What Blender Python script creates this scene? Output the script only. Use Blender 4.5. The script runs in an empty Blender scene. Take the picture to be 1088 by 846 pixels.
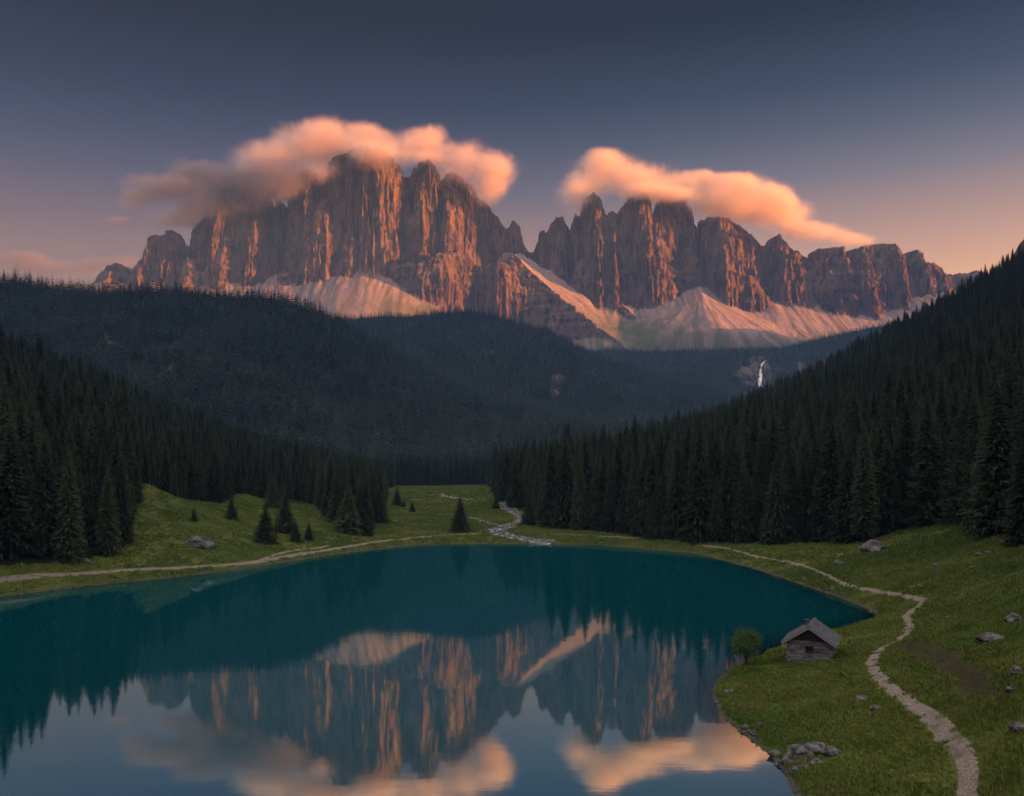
import bpy, bmesh, math, random
import numpy as np
from mathutils import Vector, Matrix

R = math.radians
random.seed(7)
rng = np.random.default_rng(11)
sc = bpy.context.scene
COL = sc.collection

# ------------------------------------------------------------------ camera
F = 942.0            # focal length in photo pixels (photo is 1088 x 846)
CX, HY = 544.0, 495.0  # principal column and horizon row of the photo
CAMZ = 25.0
cam_d = bpy.data.cameras.new('camera')
cam_d.sensor_width = 36.0
cam_d.lens = 36.0 * F / 1088.0
cam_d.shift_y = (HY - 423.0) / 1088.0
cam_d.clip_start = 0.5
cam_d.clip_end = 60000
cam = bpy.data.objects.new('camera', cam_d)
cam.location = (0, 0, CAMZ)
cam.rotation_euler = (R(90), 0, 0)
COL.objects.link(cam)
sc.camera = cam

# ------------------------------------------------------------------ light
SUN_AZ, SUN_EL = 100.0, 6.0      # azimuth from +Y towards +X
sd_ = Vector((math.sin(R(SUN_AZ)) * math.cos(R(SUN_EL)), math.cos(R(SUN_AZ)) * math.cos(R(SUN_EL)), math.sin(R(SUN_EL))))
sun_d = bpy.data.lights.new('sun', 'SUN')
sun_d.energy = 5.0
sun_d.color = (1.0, 0.33, 0.035)
sun_d.angle = R(0.5)
sun = bpy.data.objects.new('sun', sun_d)
sun.rotation_euler = (-sd_).to_track_quat('-Z', 'Y').to_euler()
COL.objects.link(sun)

world = bpy.data.worlds.new('World')
sc.world = world
world.use_nodes = True


SKY_STRENGTH = 0.05
LEVEL = 0.25
BACK_FILL = (0.31, 0.18, 0.155)     # unseen pink fill added behind the viewpoint for the mountain faces
TOP_FILL = (1.75, 1.66, 1.58)      # unseen pale fill added high overhead to brighten the meadow
SKY_RAMP = [(0.0, (0.80, 0.40, 0.20)), (0.17, (0.68, 0.36, 0.215)), (0.235, (0.38, 0.235, 0.205)), (0.295, (0.150, 0.136, 0.185)), (0.335, (0.070, 0.081, 0.135)), (0.375, (0.026, 0.041, 0.084)), (0.44, (0.002, 0.009, 0.026)), (1.0, (0.01, 0.02, 0.05))]


def build_world():
    nt = world.node_tree
    nt.nodes.clear()
    N, L = nt.nodes.new, nt.links.new

    def mth(op, a, b=None, clamp=False):
        n = N('ShaderNodeMath'); n.operation = op; n.use_clamp = clamp
        for i, v in enumerate((a, b)):
            if v is None: continue
            if isinstance(v, (int, float)): n.inputs[i].default_value = v
            else: L(v, n.inputs[i])
        return n.outputs[0]

    def rng_(f, a, b, c, d):
        n = N('ShaderNodeMapRange'); n.interpolation_type = 'SMOOTHSTEP'
        L(f, n.inputs[0])
        for i, v in enumerate((a, b, c, d)): n.inputs[i + 1].default_value = v
        return n.outputs[0]

    def scale(col, f):
        n = N('ShaderNodeVectorMath'); n.operation = 'MULTIPLY'
        if isinstance(col, tuple): n.inputs[0].default_value = col
        else: L(col, n.inputs[0])
        if isinstance(f, tuple): n.inputs[1].default_value = f
        else: L(f, n.inputs[1])
        return n.outputs[0]

    def add(a, b):
        n = N('ShaderNodeVectorMath'); n.operation = 'ADD'; L(a, n.inputs[0]); L(b, n.inputs[1]); return n.outputs[0]
    out = N('ShaderNodeOutputWorld'); bg = N('ShaderNodeBackground')
    sky = N('ShaderNodeTexSky')
    sky.sky_type = 'NISHITA'
    sky.sun_disc = False
    sky.sun_elevation = R(SUN_EL)
    sky.sun_rotation = R(SUN_AZ)
    sky.altitude = 1500
    sky.ozone_density = 2.0
    bg.inputs['Strength'].default_value = SKY_STRENGTH
    sep = N('ShaderNodeSeparateXYZ'); L(N('ShaderNodeTexCoord').outputs['Generated'], sep.inputs[0])
    x, y, z = sep.outputs
    ramp = N('ShaderNodeValToRGB'); el = ramp.color_ramp.elements
    while len(el) > 1: el.remove(el[-1])
    for i, (p, c) in enumerate(SKY_RAMP):
        e = el[0] if i == 0 else el.new(p)
        e.position = p; e.color = (*c, 1)
    L(z, ramp.inputs[0])
    hl = mth('SQRT', mth('ADD', mth('MULTIPLY', x, x), mth('ADD', mth('MULTIPLY', y, y), 1e-5)))
    az = mth('DIVIDE', mth('ADD', mth('MULTIPLY', x, math.sin(R(SUN_AZ))), mth('MULTIPLY', y, math.cos(R(SUN_AZ)))), hl)
    cmb = N('ShaderNodeCombineXYZ')
    for i, (a, b) in enumerate([(0.60, 1.85), (0.62, 1.66), (0.72, 1.32)]): L(rng_(az, -0.75, 0.75, a, b), cmb.inputs[i])
    dusk = scale(ramp.outputs[0], cmb.outputs[0])
    back = scale(BACK_FILL, mth('MULTIPLY', rng_(y, 0.05, -0.65, 0.0, 1.0), rng_(z, -0.02, 0.06, 0.0, 1.0)))
    top = scale(TOP_FILL, rng_(z, 0.52, 0.80, 0.0, 1.0))
    glow = scale(add(dusk, add(back, top)), (LEVEL / SKY_STRENGTH,) * 3)
    L(add(scale(sky.outputs[0], (0.02, 0.024, 0.032)), glow), bg.inputs['Color'])
    L(bg.outputs[0], out.inputs['Surface'])


build_world()
sc.view_settings.view_transform = 'Standard'
sc.view_settings.look = 'None'
sc.view_settings.exposure = 2.0
sc.view_settings.gamma = 1.0
sc.view_settings.use_curve_mapping = False
cy = sc.cycles
cy.use_denoising = True
cy.max_bounces = 8
cy.diffuse_bounces = 3
cy.glossy_bounces = 3
cy.transparent_max_bounces = 8
cy.volume_bounces = 3
cy.volume_max_steps = 256
cy.sample_clamp_indirect = 6.0
cy.use_adaptive_sampling = True
cy.adaptive_threshold = 0.01


# ------------------------------------------------------------------ helpers
def link(o, parent=None):
    COL.objects.link(o)
    if parent is not None:
        o.parent = parent
    return o


def tag(o, label=None, cat=None, group=None, kind=None):
    if label: o['label'] = label
    if cat: o['category'] = cat
    if group: o['group'] = group
    if kind: o['kind'] = kind
    return o


def make_mesh(name, V, faces, mat=None, smooth=False):
    me = bpy.data.meshes.new(name)
    V = np.asarray(V, dtype=np.float32)
    if isinstance(faces, np.ndarray):
        n, k = faces.shape
        me.vertices.add(len(V)); me.vertices.foreach_set('co', V.ravel())
        me.loops.add(n * k); me.loops.foreach_set('vertex_index', faces.astype(np.int32).ravel())
        me.polygons.add(n)
        me.polygons.foreach_set('loop_start', np.arange(0, n * k, k, dtype=np.int32))
        me.update(calc_edges=True)
    else:
        me.from_pydata([tuple(v) for v in V.tolist()], [], faces)
        me.update()
    if smooth:
        me.polygons.foreach_set('use_smooth', np.ones(len(me.polygons), dtype=bool))
    if mat: me.materials.append(mat)
    return me


def grid_faces(nx, ny):
    i = np.arange((ny - 1) * nx).reshape(ny - 1, nx)[:, :-1].ravel()
    return np.stack([i, i + 1, i + nx + 1, i + nx], 1)


def attr_f(me, name, a):
    at = me.attributes.new(name, 'FLOAT', 'POINT')
    at.data.foreach_set('value', np.asarray(a, dtype=np.float32).ravel())


def hash2(ix, iy, seed):
    h = (ix.astype(np.int64) * 374761393 + iy.astype(np.int64) * 668265263 + seed * 1442695041) & 0x7fffffff
    h = ((h ^ (h >> 13)) * 1274126177) & 0x7fffffff
    return (h ^ (h >> 16)) & 0xffff


def perlin(x, y, seed=0):
    x0 = np.floor(x); y0 = np.floor(y)
    fx = x - x0; fy = y - y0
    u = fx * fx * fx * (fx * (fx * 6 - 15) + 10)
    v = fy * fy * fy * (fy * (fy * 6 - 15) + 10)

    def g(ix, iy, dx, dy):
        a = hash2(ix, iy, seed) / 65536.0 * 2 * np.pi
        return np.cos(a) * dx + np.sin(a) * dy
    a = g(x0, y0, fx, fy); b = g(x0 + 1, y0, fx - 1, fy)
    c = g(x0, y0 + 1, fx, fy - 1); d = g(x0 + 1, y0 + 1, fx - 1, fy - 1)
    return ((a * (1 - u) + b * u) * (1 - v) + (c * (1 - u) + d * u) * v) * 1.5


def fbm(x, y, oct=4, seed=0, gain=0.5):
    s = np.zeros_like(x, dtype=float); a = 1.0; t = 0.0
    for o in range(oct):
        s += a * perlin(x * 2 ** o, y * 2 ** o, seed + o * 17); t += a; a *= gain
    return s / t


def smooth01(t):
    t = np.clip(t, 0, 1)
    return t * t * (3 - 2 * t)


def W(px, py, d):
    return np.array([(px - CX) / F * d, d, CAMZ + (HY - py) / F * d])


def catmull(P, per=8, closed=False):
    P = np.asarray(P, float); n = len(P); out = []
    rngi = range(n) if closed else range(n - 1)
    for i in rngi:
        if closed:
            p0, p1, p2, p3 = P[(i - 1) % n], P[i], P[(i + 1) % n], P[(i + 2) % n]
        else:
            p0, p1, p2, p3 = P[max(i - 1, 0)], P[i], P[i + 1], P[min(i + 2, n - 1)]
        for k in range(per):
            t = k / per
            out.append(0.5 * ((2 * p1) + (-p0 + p2) * t + (2 * p0 - 5 * p1 + 4 * p2 - p3) * t ** 2 + (-p0 + 3 * p1 - 3 * p2 + p3) * t ** 3))
    if not closed: out.append(P[-1])
    return np.array(out)


# ------------------------------------------------------------------ materials
class NB:
    """small node builder"""
    def __init__(s, name):
        s.m = bpy.data.materials.new(name); s.m.use_nodes = True
        s.nt = s.m.node_tree; s.nt.nodes.clear()
        s.out = s.nt.nodes.new('ShaderNodeOutputMaterial')

    def n(s, t, **kw):
        nd = s.nt.nodes.new(t)
        for k, v in kw.items(): setattr(nd, k, v)
        return nd

    def l(s, a, b): s.nt.links.new(a, b)

    def setin(s, nd, key, v):
        if isinstance(v, bpy.types.NodeSocket): s.l(v, nd.inputs[key])
        elif v is not None: nd.inputs[key].default_value = v

    def math(s, op, a, b=None, clamp=False):
        nd = s.n('ShaderNodeMath', operation=op, use_clamp=clamp)
        s.setin(nd, 0, a); s.setin(nd, 1, b)
        return nd.outputs[0]

    def mix(s, f, a, b):
        nd = s.n('ShaderNodeMix', data_type='RGBA')
        s.setin(nd, 0, f); s.setin(nd, 6, a if not isinstance(a, tuple) else (*a, 1)); s.setin(nd, 7, b if not isinstance(b, tuple) else (*b, 1))
        return nd.outputs[2]

    def ramp(s, f, a, b, c=0.0, d=1.0):
        nd = s.n('ShaderNodeMapRange'); nd.interpolation_type = 'SMOOTHSTEP'
        s.setin(nd, 0, f); s.setin(nd, 1, a); s.setin(nd, 2, b); s.setin(nd, 3, c); s.setin(nd, 4, d)
        return nd.outputs[0]

    def coord(s, kind='Object', scale=None):
        c = s.n('ShaderNodeTexCoord').outputs[kind]
        if scale:
            mp = s.n('ShaderNodeMapping'); mp.inputs['Scale'].default_value = scale; s.l(c, mp.inputs[0]); return mp.outputs[0]
        return c

    def noise(s, co, scale, detail=4, rough=0.55, dist=0.0):
        nd = s.n('ShaderNodeTexNoise'); s.l(co, nd.inputs['Vector'])
        nd.inputs['Scale'].default_value = scale; nd.inputs['Detail'].default_value = detail
        nd.inputs['Roughness'].default_value = rough; nd.inputs['Distortion'].default_value = dist
        return nd.outputs['Fac']

    def attr(s, name):
        return s.n('ShaderNodeAttribute', attribute_name=name).outputs['Fac']

    def bump(s, h, strength, dist, normal=None):
        nd = s.n('ShaderNodeBump'); s.l(h, nd.inputs['Height'])
        nd.inputs['Strength'].default_value = strength; nd.inputs['Distance'].default_value = dist
        if normal is not None: s.l(normal, nd.inputs['Normal'])
        return nd.outputs[0]

    def bsdf(s, color, rough=0.9, spec=0.2, normal=None, **kw):
        p = s.n('ShaderNodeBsdfPrincipled')
        s.setin(p, 'Base Color', color if not isinstance(color, tuple) else (*color, 1))
        s.setin(p, 'Roughness', rough); s.setin(p, 'Specular IOR Level', spec)
        if normal is not None: s.l(normal, p.inputs['Normal'])
        for k, v in kw.items(): s.setin(p, k, v)
        s.l(p.outputs[0], s.out.inputs['Surface'])
        return p


def mat_ground():
    b = NB('meadow_ground'); co = b.coord()
    n1 = b.noise(co, 0.035, 4); n2 = b.noise(co, 0.35, 5, 0.6); n3 = b.noise(co, 2.5, 5, 0.7)
    g = b.mix(b.ramp(n1, 0.38, 0.62), (0.038, 0.066, 0.011), (0.085, 0.095, 0.020))
    g = b.mix(b.ramp(n2, 0.45, 0.7), g, (0.070, 0.072, 0.022))
    g = b.mix(b.ramp(n3, 0.62, 0.75, 0, 0.6), g, (0.10, 0.09, 0.05))
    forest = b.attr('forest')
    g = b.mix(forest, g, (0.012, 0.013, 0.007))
    g = b.mix(b.math('MULTIPLY', b.attr('soil'), b.ramp(n3, 0.3, 0.6, 0.5, 1.0)), g, (0.040, 0.030, 0.018))
    sh = b.math('ADD', b.attr('shore'), b.math('MULTIPLY', b.math('SUBTRACT', n2, 0.5), 7.0))
    peb = b.n('ShaderNodeTexVoronoi'); b.l(co, peb.inputs['Vector']); peb.inputs['Scale'].default_value = 3.0
    pc = b.mix(peb.outputs['Color'], (0.028, 0.025, 0.020), (0.095, 0.085, 0.072))
    g = b.mix(b.ramp(sh, 0.0, 1.3, 1, 0), g, pc)
    g = b.mix(b.ramp(b.attr('shore'), -3.5, 0.0, 1, 0), g, (0.05, 0.10, 0.09))
    h = b.math('ADD', b.math('MULTIPLY', n2, 0.6), b.math('MULTIPLY', n3, 0.25))
    b.bsdf(g, 0.95, 0.1, b.bump(h, 0.9, 1.2))
    return b.m


def mat_hill():
    b = NB('forest_floor'); co = b.coord()
    n1 = b.noise(co, 0.02, 5); n2 = b.noise(co, 0.15, 5, 0.65)
    g = b.mix(b.ramp(n1, 0.4, 0.6), (0.012, 0.016, 0.009), (0.022, 0.026, 0.014))
    r = b.mix(n2, (0.05, 0.042, 0.040), (0.17, 0.13, 0.125))
    g = b.mix(b.attr('rock'), g, r)
    b.bsdf(g, 0.95, 0.1, b.bump(n2, 0.8, 8.0))
    return b.m


def mat_rock():
    b = NB('mountain_rock'); co = b.coord(); 
    vert = b.coord('Object', (1, 1, 0.16))
    n1 = b.noise(co, 0.004, 4); n2 = b.noise(vert, 0.03, 6, 0.65); n3 = b.noise(co, 0.06, 8, 0.75)
    strata = b.noise(b.coord('Object', (0.12, 0.12, 1.6)), 0.025, 4, 0.6)
    c = b.mix(b.ramp(n1, 0.35, 0.65), (0.175, 0.106, 0.070), (0.265, 0.172, 0.118))
    c = b.mix(b.ramp(n2, 0.42, 0.62), c, (0.075, 0.050, 0.043))
    c = b.mix(b.ramp(n3, 0.55, 0.7, 0, 0.6), c, (0.30, 0.21, 0.17))
    scree = b.attr('scree')
    stre = b.noise(co, 0.012, 5, 0.6)
    sc_c = b.mix(b.ramp(n3, 0.35, 0.65), (0.172, 0.118, 0.108), (0.268, 0.192, 0.176))
    sc_c = b.mix(b.ramp(b.attr('streak'), 0.35, 0.75, 0, 0.75), sc_c, (0.095, 0.072, 0.058))
    c = b.mix(scree, c, sc_c)
    gm = b.mix(n3, (0.045, 0.055, 0.020), (0.09, 0.09, 0.04))
    c = b.mix(b.attr('green'), c, gm)
    h = b.math('ADD', b.math('MULTIPLY', n2, 1.0), b.math('ADD', b.math('MULTIPLY', n3, 1.0), b.math('MULTIPLY', strata, 0.45)))
    amt = b.math('SUBTRACT', 1.0, b.math('MULTIPLY', scree, 0.85))
    nd = b.n('ShaderNodeBump'); b.l(h, nd.inputs['Height']); b.l(amt, nd.inputs['Strength']); nd.inputs['Distance'].default_value = 45.0
    b.bsdf(c, 0.95, 0.1, nd.outputs[0])
    return b.m


def mat_water():
    b = NB('lake_water'); co = b.coord()
    w1 = b.noise(b.coord('Object', (0.35, 1.0, 1)), 0.9, 3, 0.5)
    w2 = b.noise(b.coord('Object', (0.5, 1.0, 1)), 0.12, 2, 0.5)
    h = b.math('ADD', b.math('MULTIPLY', w1, 0.005), b.math('MULTIPLY', w2, 0.022))
    bp = b.bump(h, 1.0, 0.35)
    df = b.n('ShaderNodeBsdfDiffuse'); df.inputs['Color'].default_value = (0.0, 0.040, 0.053, 1)
    gl = b.n('ShaderNodeBsdfGlossy'); gl.inputs['Roughness'].default_value = 0.03
    gl.inputs['Color'].default_value = (0.74, 0.98, 1.0, 1)
    b.l(bp, gl.inputs['Normal'])
    fr = b.n('ShaderNodeFresnel'); fr.inputs['IOR'].default_value = 7.5
    mx = b.n('ShaderNodeMixShader')
    tr = b.n('ShaderNodeBsdfTransparent'); tr.inputs['Color'].default_value = (0.55, 0.8, 0.78, 1)
    m2 = b.n('ShaderNodeMixShader'); b.l(b.attr('clear'), m2.inputs[0]); b.l(df.outputs[0], m2.inputs[1]); b.l(tr.outputs[0], m2.inputs[2])
    b.l(fr.outputs[0], mx.inputs[0]); b.l(m2.outputs[0], mx.inputs[1]); b.l(gl.outputs[0], mx.inputs[2])
    b.l(mx.outputs[0], b.out.inputs['Surface'])
    return b.m


def mat_foliage(name, c1, c2, c3=None):
    b = NB(name); co = b.coord()
    rnd = b.n('ShaderNodeObjectInfo').outputs['Random']
    n = b.noise(co, 9.0, 3)
    c = b.mix(b.ramp(n, 0.35, 0.65), c1, c2)
    if c3:
        c = b.mix(b.math('MULTIPLY', rnd, 0.75), c, c3)
        c = b.mix(b.ramp(rnd, 0.80, 0.97, 0, 0.7), c, tuple(v * 1.7 for v in c2))
    b.bsdf(c, 0.8, 0.15)
    return b.m


def mat_grass():
    b = NB('grass_blades')
    oi = b.n('ShaderNodeObjectInfo'); loc = oi.outputs['Location']
    n1 = b.noise(loc, 0.045, 4, 0.6); n2 = b.noise(loc, 0.33, 4, 0.6)
    c = b.mix(b.ramp(n1, 0.40, 0.62), (0.066, 0.124, 0.019), (0.135, 0.172, 0.033))
    c = b.mix(b.ramp(n2, 0.50, 0.70), c, (0.135, 0.125, 0.040))
    c = b.mix(b.ramp(n2, 0.30, 0.46, 0.55, 0), c, (0.030, 0.062, 0.012))
    c = b.mix(b.math('MULTIPLY', oi.outputs['Random'], 0.16), c, (0.15, 0.15, 0.05))
    b.bsdf(c, 0.75, 0.15)
    return b.m


def mat_simple(name, c1, c2, scale, rough=0.9, bump=0.0, bdist=0.02, vec=None, spec=0.2):
    b = NB(name); co = b.coord('Object', vec)
    n = b.noise(co, scale, 6, 0.65)
    c = b.mix(b.ramp(n, 0.35, 0.65), c1, c2)
    b.bsdf(c, rough, spec, b.bump(n, bump, bdist) if bump else None)
    return b.m


M_GROUND = mat_ground(); M_HILL = mat_hill(); M_ROCK = mat_rock(); M_WATER = mat_water()
M_NEEDLE = mat_foliage('spruce_needles', (0.016, 0.025, 0.011), (0.036, 0.049, 0.021), (0.012, 0.018, 0.011))
M_NEEDLE_FAR = mat_foliage('haze_tinted_needles', (0.014, 0.027, 0.024), (0.042, 0.062, 0.052), (0.010, 0.018, 0.018))  # extra blue in the far green stands in for valley haze
M_BARK = mat_simple('bark', (0.06, 0.045, 0.035), (0.12, 0.10, 0.085), 6.0, 0.9, 0.5, 0.03)
M_STONE = mat_simple('grey_limestone', (0.022, 0.022, 0.021), (0.150, 0.146, 0.145), 1.9, 0.9, 1.0, 0.2)
def mat_path():
    b = NB('gravel_path'); co = b.coord()
    n1 = b.noise(co, 0.5, 5, 0.65); n2 = b.noise(co, 5.0, 5, 0.7)
    c = b.mix(b.ramp(n2, 0.35, 0.65), (0.105, 0.084, 0.069), (0.225, 0.182, 0.154))
    c = b.mix(b.ramp(n1, 0.50, 0.68, 0, 0.75), c, (0.075, 0.062, 0.040))
    c = b.mix(b.ramp(n1, 0.30, 0.42, 0.5, 0), c, (0.27, 0.225, 0.195))
    b.bsdf(c, 0.95, 0.1, b.bump(b.math('ADD', n1, b.math('MULTIPLY', n2, 0.3)), 0.4, 0.08))
    return b.m


M_PATH = mat_path()
M_STREAM = mat_simple('stony_stream', (0.06, 0.056, 0.052), (0.24, 0.22, 0.21), 0.9, 0.45, 0.6, 0.12, (1.0, 0.5, 1.0))
M_GRASS = mat_grass()
M_LEAF = mat_foliage('bush_leaves', (0.040, 0.078, 0.020), (0.075, 0.120, 0.032))
def mat_boards(name, c1, c2, vec, scale):
    b = NB(name); co = b.coord('Object', vec)
    isl = b.n('ShaderNodeNewGeometry').outputs['Random Per Island']
    n = b.noise(co, scale, 6, 0.65)
    f = b.math('ADD', b.math('MULTIPLY', b.ramp(n, 0.3, 0.7), 0.45), b.math('MULTIPLY', isl, 0.55))
    b.bsdf(b.mix(f, c1, c2), 0.85, 0.2, b.bump(n, 0.5, 0.02))
    return b.m


M_LOG = mat_boards('weathered_timber', (0.040, 0.042, 0.048), (0.33, 0.33, 0.365), (0.7, 0.7, 5.0), 3.0)
M_SHINGLE = mat_boards('grey_shingles', (0.026, 0.026, 0.029), (0.118, 0.114, 0.128), (1, 1, 1), 2.5)
M_DARKWOOD = mat_simple('dark_timber', (0.03, 0.025, 0.02), (0.08, 0.065, 0.055), 4.0)
M_FALL = mat_simple('white_water', (0.55, 0.52, 0.52), (0.85, 0.82, 0.82), 0.06, 0.6, 0.3, 2.0, (1, 1, 0.15))

# ------------------------------------------------------------------ lake outline (photo pixels on the water plane)
shore_px = [(0, 634), (50, 628), (100, 622), (200, 612), (300, 598), (350, 590), (400, 584), (440, 580), (500, 578), (545, 578),
            (600, 579), (640, 580), (690, 584), (740, 589), (800, 604), (860, 624), (905, 640), (930, 652), (915, 663),
            (880, 672), (835, 684), (800, 701), (770, 715), (757, 735), (764, 755), (784, 775), (815, 800), (835, 825), (843, 846)]
lake = [np.array([(px - CX) / F * F * CAMZ / (py - HY), F * CAMZ / (py - HY)]) for px, py in shore_px]
lake += [np.array(p, float) for p in [(19, 56), (8, 47), (-20, 42), (-58, 44), (-98, 74), (-128, 118), (-122, 152)]]
lake = catmull(lake, 6, closed=True)


def lake_sd(x, y):
    """signed distance to the shore, positive on land, clipped at 80 m"""
    out = np.full(x.shape, 80.0)
    bx = (x > lake[:, 0].min() - 80) & (x < lake[:, 0].max() + 80) & (y > lake[:, 1].min() - 80) & (y < lake[:, 1].max() + 80)
    X = x[bx]; Y = y[bx]
    d2 = np.full(X.shape, 6400.0); ins = np.zeros(X.shape, bool)
    for a, b in zip(lake, np.roll(lake, -1, 0)):
        e = b - a; wx = X - a[0]; wy = Y - a[1]
        t = np.clip((wx * e[0] + wy * e[1]) / (e @ e + 1e-9), 0, 1)
        d2 = np.minimum(d2, (wx - t * e[0]) ** 2 + (wy - t * e[1]) ** 2)
        c = (a[1] > Y) != (b[1] > Y)
        ins ^= c & (X < (b[0] - a[0]) * (Y - a[1]) / (b[1] - a[1] + 1e-12) + a[0])
    out[bx] = np.sqrt(d2) * np.where(ins, -1, 1)
    return out


# ------------------------------------------------------------------ valley terrain
ctrl = []
def cp(px, py, d): ctrl.append(W(px, py, d))
def cz(px, py, z):
    d = (CAMZ - z) * F / (py - HY); ctrl.append(np.array([(px - CX) / F * d, d, z]))
def cw(x, y, z): ctrl.append(np.array([x, y, z], float))
# right meadow
for a in [(1088, 800, 6), (1030, 840, 2.6), (1088, 720, 8.0), (1088, 640, 9.0), (1088, 590, 10.5), (1088, 562, 13),
          (985, 643, 4.0), (926, 706, 2.4), (968, 668, 3.4), (1000, 775, 3.4), (863, 703, 1.9), (900, 622, 3.0), (830, 596, 2.2),
          (920, 576, 5.0), (1000, 554, 10.5), (1040, 640, 6.5), (1020, 700, 5.6), (960, 600, 5.2), (800, 745, 1.2), (880, 800, 1.6), (960, 830, 2.0),
          (760, 577, 2.6), (660, 568, 2.6), (600, 562, 2.6), (850, 577, 3.4)]: cz(*a)
# valley floor, left meadow
for a in [(545, 562, 2.4), (489, 565, 2.2), (440, 560, 2.8), (400, 568, 2.2), (340, 580, 2.0), (280, 590, 2.0), (200, 600, 2.0), (100, 608, 2.0), (0, 618, 2.2),
          (100, 590, 4.5), (0, 600, 5.0), (211, 577, 5.0), (282, 575, 4.2), (246, 552, 8.0), (145, 533, 13.5), (157, 516, 19), (238, 536, 11.5),
          (300, 537, 9.5), (360, 560, 4.5)]: cz(*a)
for a in [(400, 535, 480), (438, 545, 400), (421, 537, 460), (490, 540, 430), (540, 535, 450), (470, 520, 640), (520, 517, 720), (430, 517, 700), (562, 557, 330)]: cp(*a)
# left wooded slope
for a in [(0, 372, 600), (100, 425, 600), (200, 463, 600), (300, 497, 600), (350, 510, 600), (400, 519, 620), (-200, 290, 600), (0, 475, 330), (60, 520, 280)]: cp(*a)
for a in [(-1200, 600, 420), (-600, 0, 220), (-500, 900, 80), (-200, 950, 22), (-60, 1000, 14), (-900, 1000, 150), (-300, 60, 70), (-220, 120, 30)]: cw(*a)
# right wooded slope, then an unseen ridge added to shade the valley
for a in [(1088, 285, 900), (1000, 335, 900), (900, 398, 850), (800, 448, 750), (700, 482, 650), (620, 503, 560), (560, 519, 480), (540, 528, 430)]: cp(*a)
for a in [(722, 900, 340), (1100, 900, 520), (600, 1300, 200), (300, 1300, 70), (100, 1100, 25), (0, 1400, 20), (800, 1300, 320), (300, 180, 85), (200, 60, 45), (500, 300, 190),
          (150, 20, 40), (350, -200, 120), (900, 0, 380), (1500, 900, 690), (1600, 1600, 760), (1300, 2000, 420), (1900, 2000, 800), (2500, 2900, 960),
          (1900, 2900, 480), (3000, 3900, 900), (2400, 3900, 420), (0, 2500, 60), (-1500, 2500, 100), (1500, 3200, 260), (-2500, 4000, 100), (500, 4000, 150)]: cw(*a)
# under and behind the viewpoint
for a in [(0, 2, 22.3), (0, -100, 36), (-60, 20, 14), (40, 30, 10), (25, 50, 2), (-200, -300, 90), (200, -500, 120), (-600, -500, 220)]: cw(*a)
ctrl = np.array(ctrl)
_sep = np.linalg.norm(ctrl[:, None, :2] - ctrl[None, :, :2], axis=2)
_co = np.linalg.solve(_sep + np.eye(len(ctrl)) * 1.5, ctrl[:, 2] - 20.0)


def axis(parts):
    out = []
    for a, b, s in parts: out.append(np.arange(a, b, s))
    return np.concatenate(out)


gx = axis([(-2600, -1300, 60), (-1300, -500, 14), (-500, -160, 5), (-160, -20, 1.6), (-20, 110, 0.7), (110, 170, 1.4), (170, 560, 5), (560, 1400, 14), (1400, 3300, 50)])
gy = axis([(-700, -60, 30), (-60, 40, 3), (40, 165, 0.7), (165, 320, 1.3), (320, 620, 3.5), (620, 1000, 7), (1000, 1600, 20), (1600, 4201, 50)])
GX, GY = np.meshgrid(gx, gy)


def land_raw(x, y):
    z = np.full(x.shape, 20.0)
    for (px, py, _), c in zip(ctrl, _co):
        z = z + c * np.hypot(x - px, y - py)
    return z


SD = lake_sd(GX, GY)
Z = np.maximum(land_raw(GX, GY), 0.5)
far = smooth01((np.hypot(GX, GY) - 250) / 500)
amp = 0.12 + 0.25 * np.clip(Z / 10, 0, 1) + far * np.clip(Z * 0.06, 0, 12)
Z = Z + amp * (fbm(GX / 26, GY / 26, 3, 5) * (1 - far) * 1.6 + fbm(GX / 140, GY / 140, 4, 9) * far * 2.0)
Z = Z + (1 - far) * (0.26 * fbm(GX / 6.5, GY / 6.5, 2, 21) + 0.13 * fbm(GX / 2.3, GY / 2.3, 2, 22))
Z = np.maximum(Z, 0.45)
# a low scarp above the lower footpath
sc_px = [(938, 684), (962, 694), (985, 712), (1012, 738), (1042, 768), (1075, 800)]
sc_w = catmull([np.array([(a - CX) / F * (CAMZ - 3.4) * F / (b - HY), (CAMZ - 3.4) * F / (b - HY)]) for a, b in sc_px], 6)
SOIL = np.zeros_like(GX)
mk = (GX > 15) & (GX < 90) & (GY > 45) & (GY < 150)
bd_ = np.full(mk.sum(), 1e9); sg_ = np.zeros(mk.sum()); uu_ = np.zeros(mk.sum())
for i_, (a, b) in enumerate(zip(sc_w[:-1], sc_w[1:])):
    e = b - a; t = np.clip(((GX[mk] - a[0]) * e[0] + (GY[mk] - a[1]) * e[1]) / (e @ e), 0, 1)
    d = np.hypot(GX[mk] - a[0] - t * e[0], GY[mk] - a[1] - t * e[1]); s_ = np.sign(e[0] * (GY[mk] - a[1]) - e[1] * (GX[mk] - a[0]))
    q_ = d < bd_; bd_ = np.where(q_, d, bd_); sg_ = np.where(q_, s_, sg_); uu_ = np.where(q_, (i_ + t) / (len(sc_w) - 1), uu_)
sdn = bd_ * sg_ + 0.7 * fbm(GX[mk] / 4, GY[mk] / 4, 3, 23)
tap = smooth01(uu_ / 0.2) * smooth01((1 - uu_) / 0.25)
Z[mk] += 1.5 * tap * smooth01((sdn + 1.0) / 2.6) * np.exp(-np.maximum(sdn - 2, 0) / 13)
SOIL[mk] = tap * np.exp(-((sdn - 0.3) / 1.3) ** 2)
LZ = Z * (1 - np.exp(-np.maximum(SD, 0) / 9.0)) + 0.35 * (1 - np.exp(-np.maximum(SD, 0) / 0.9))
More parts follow.
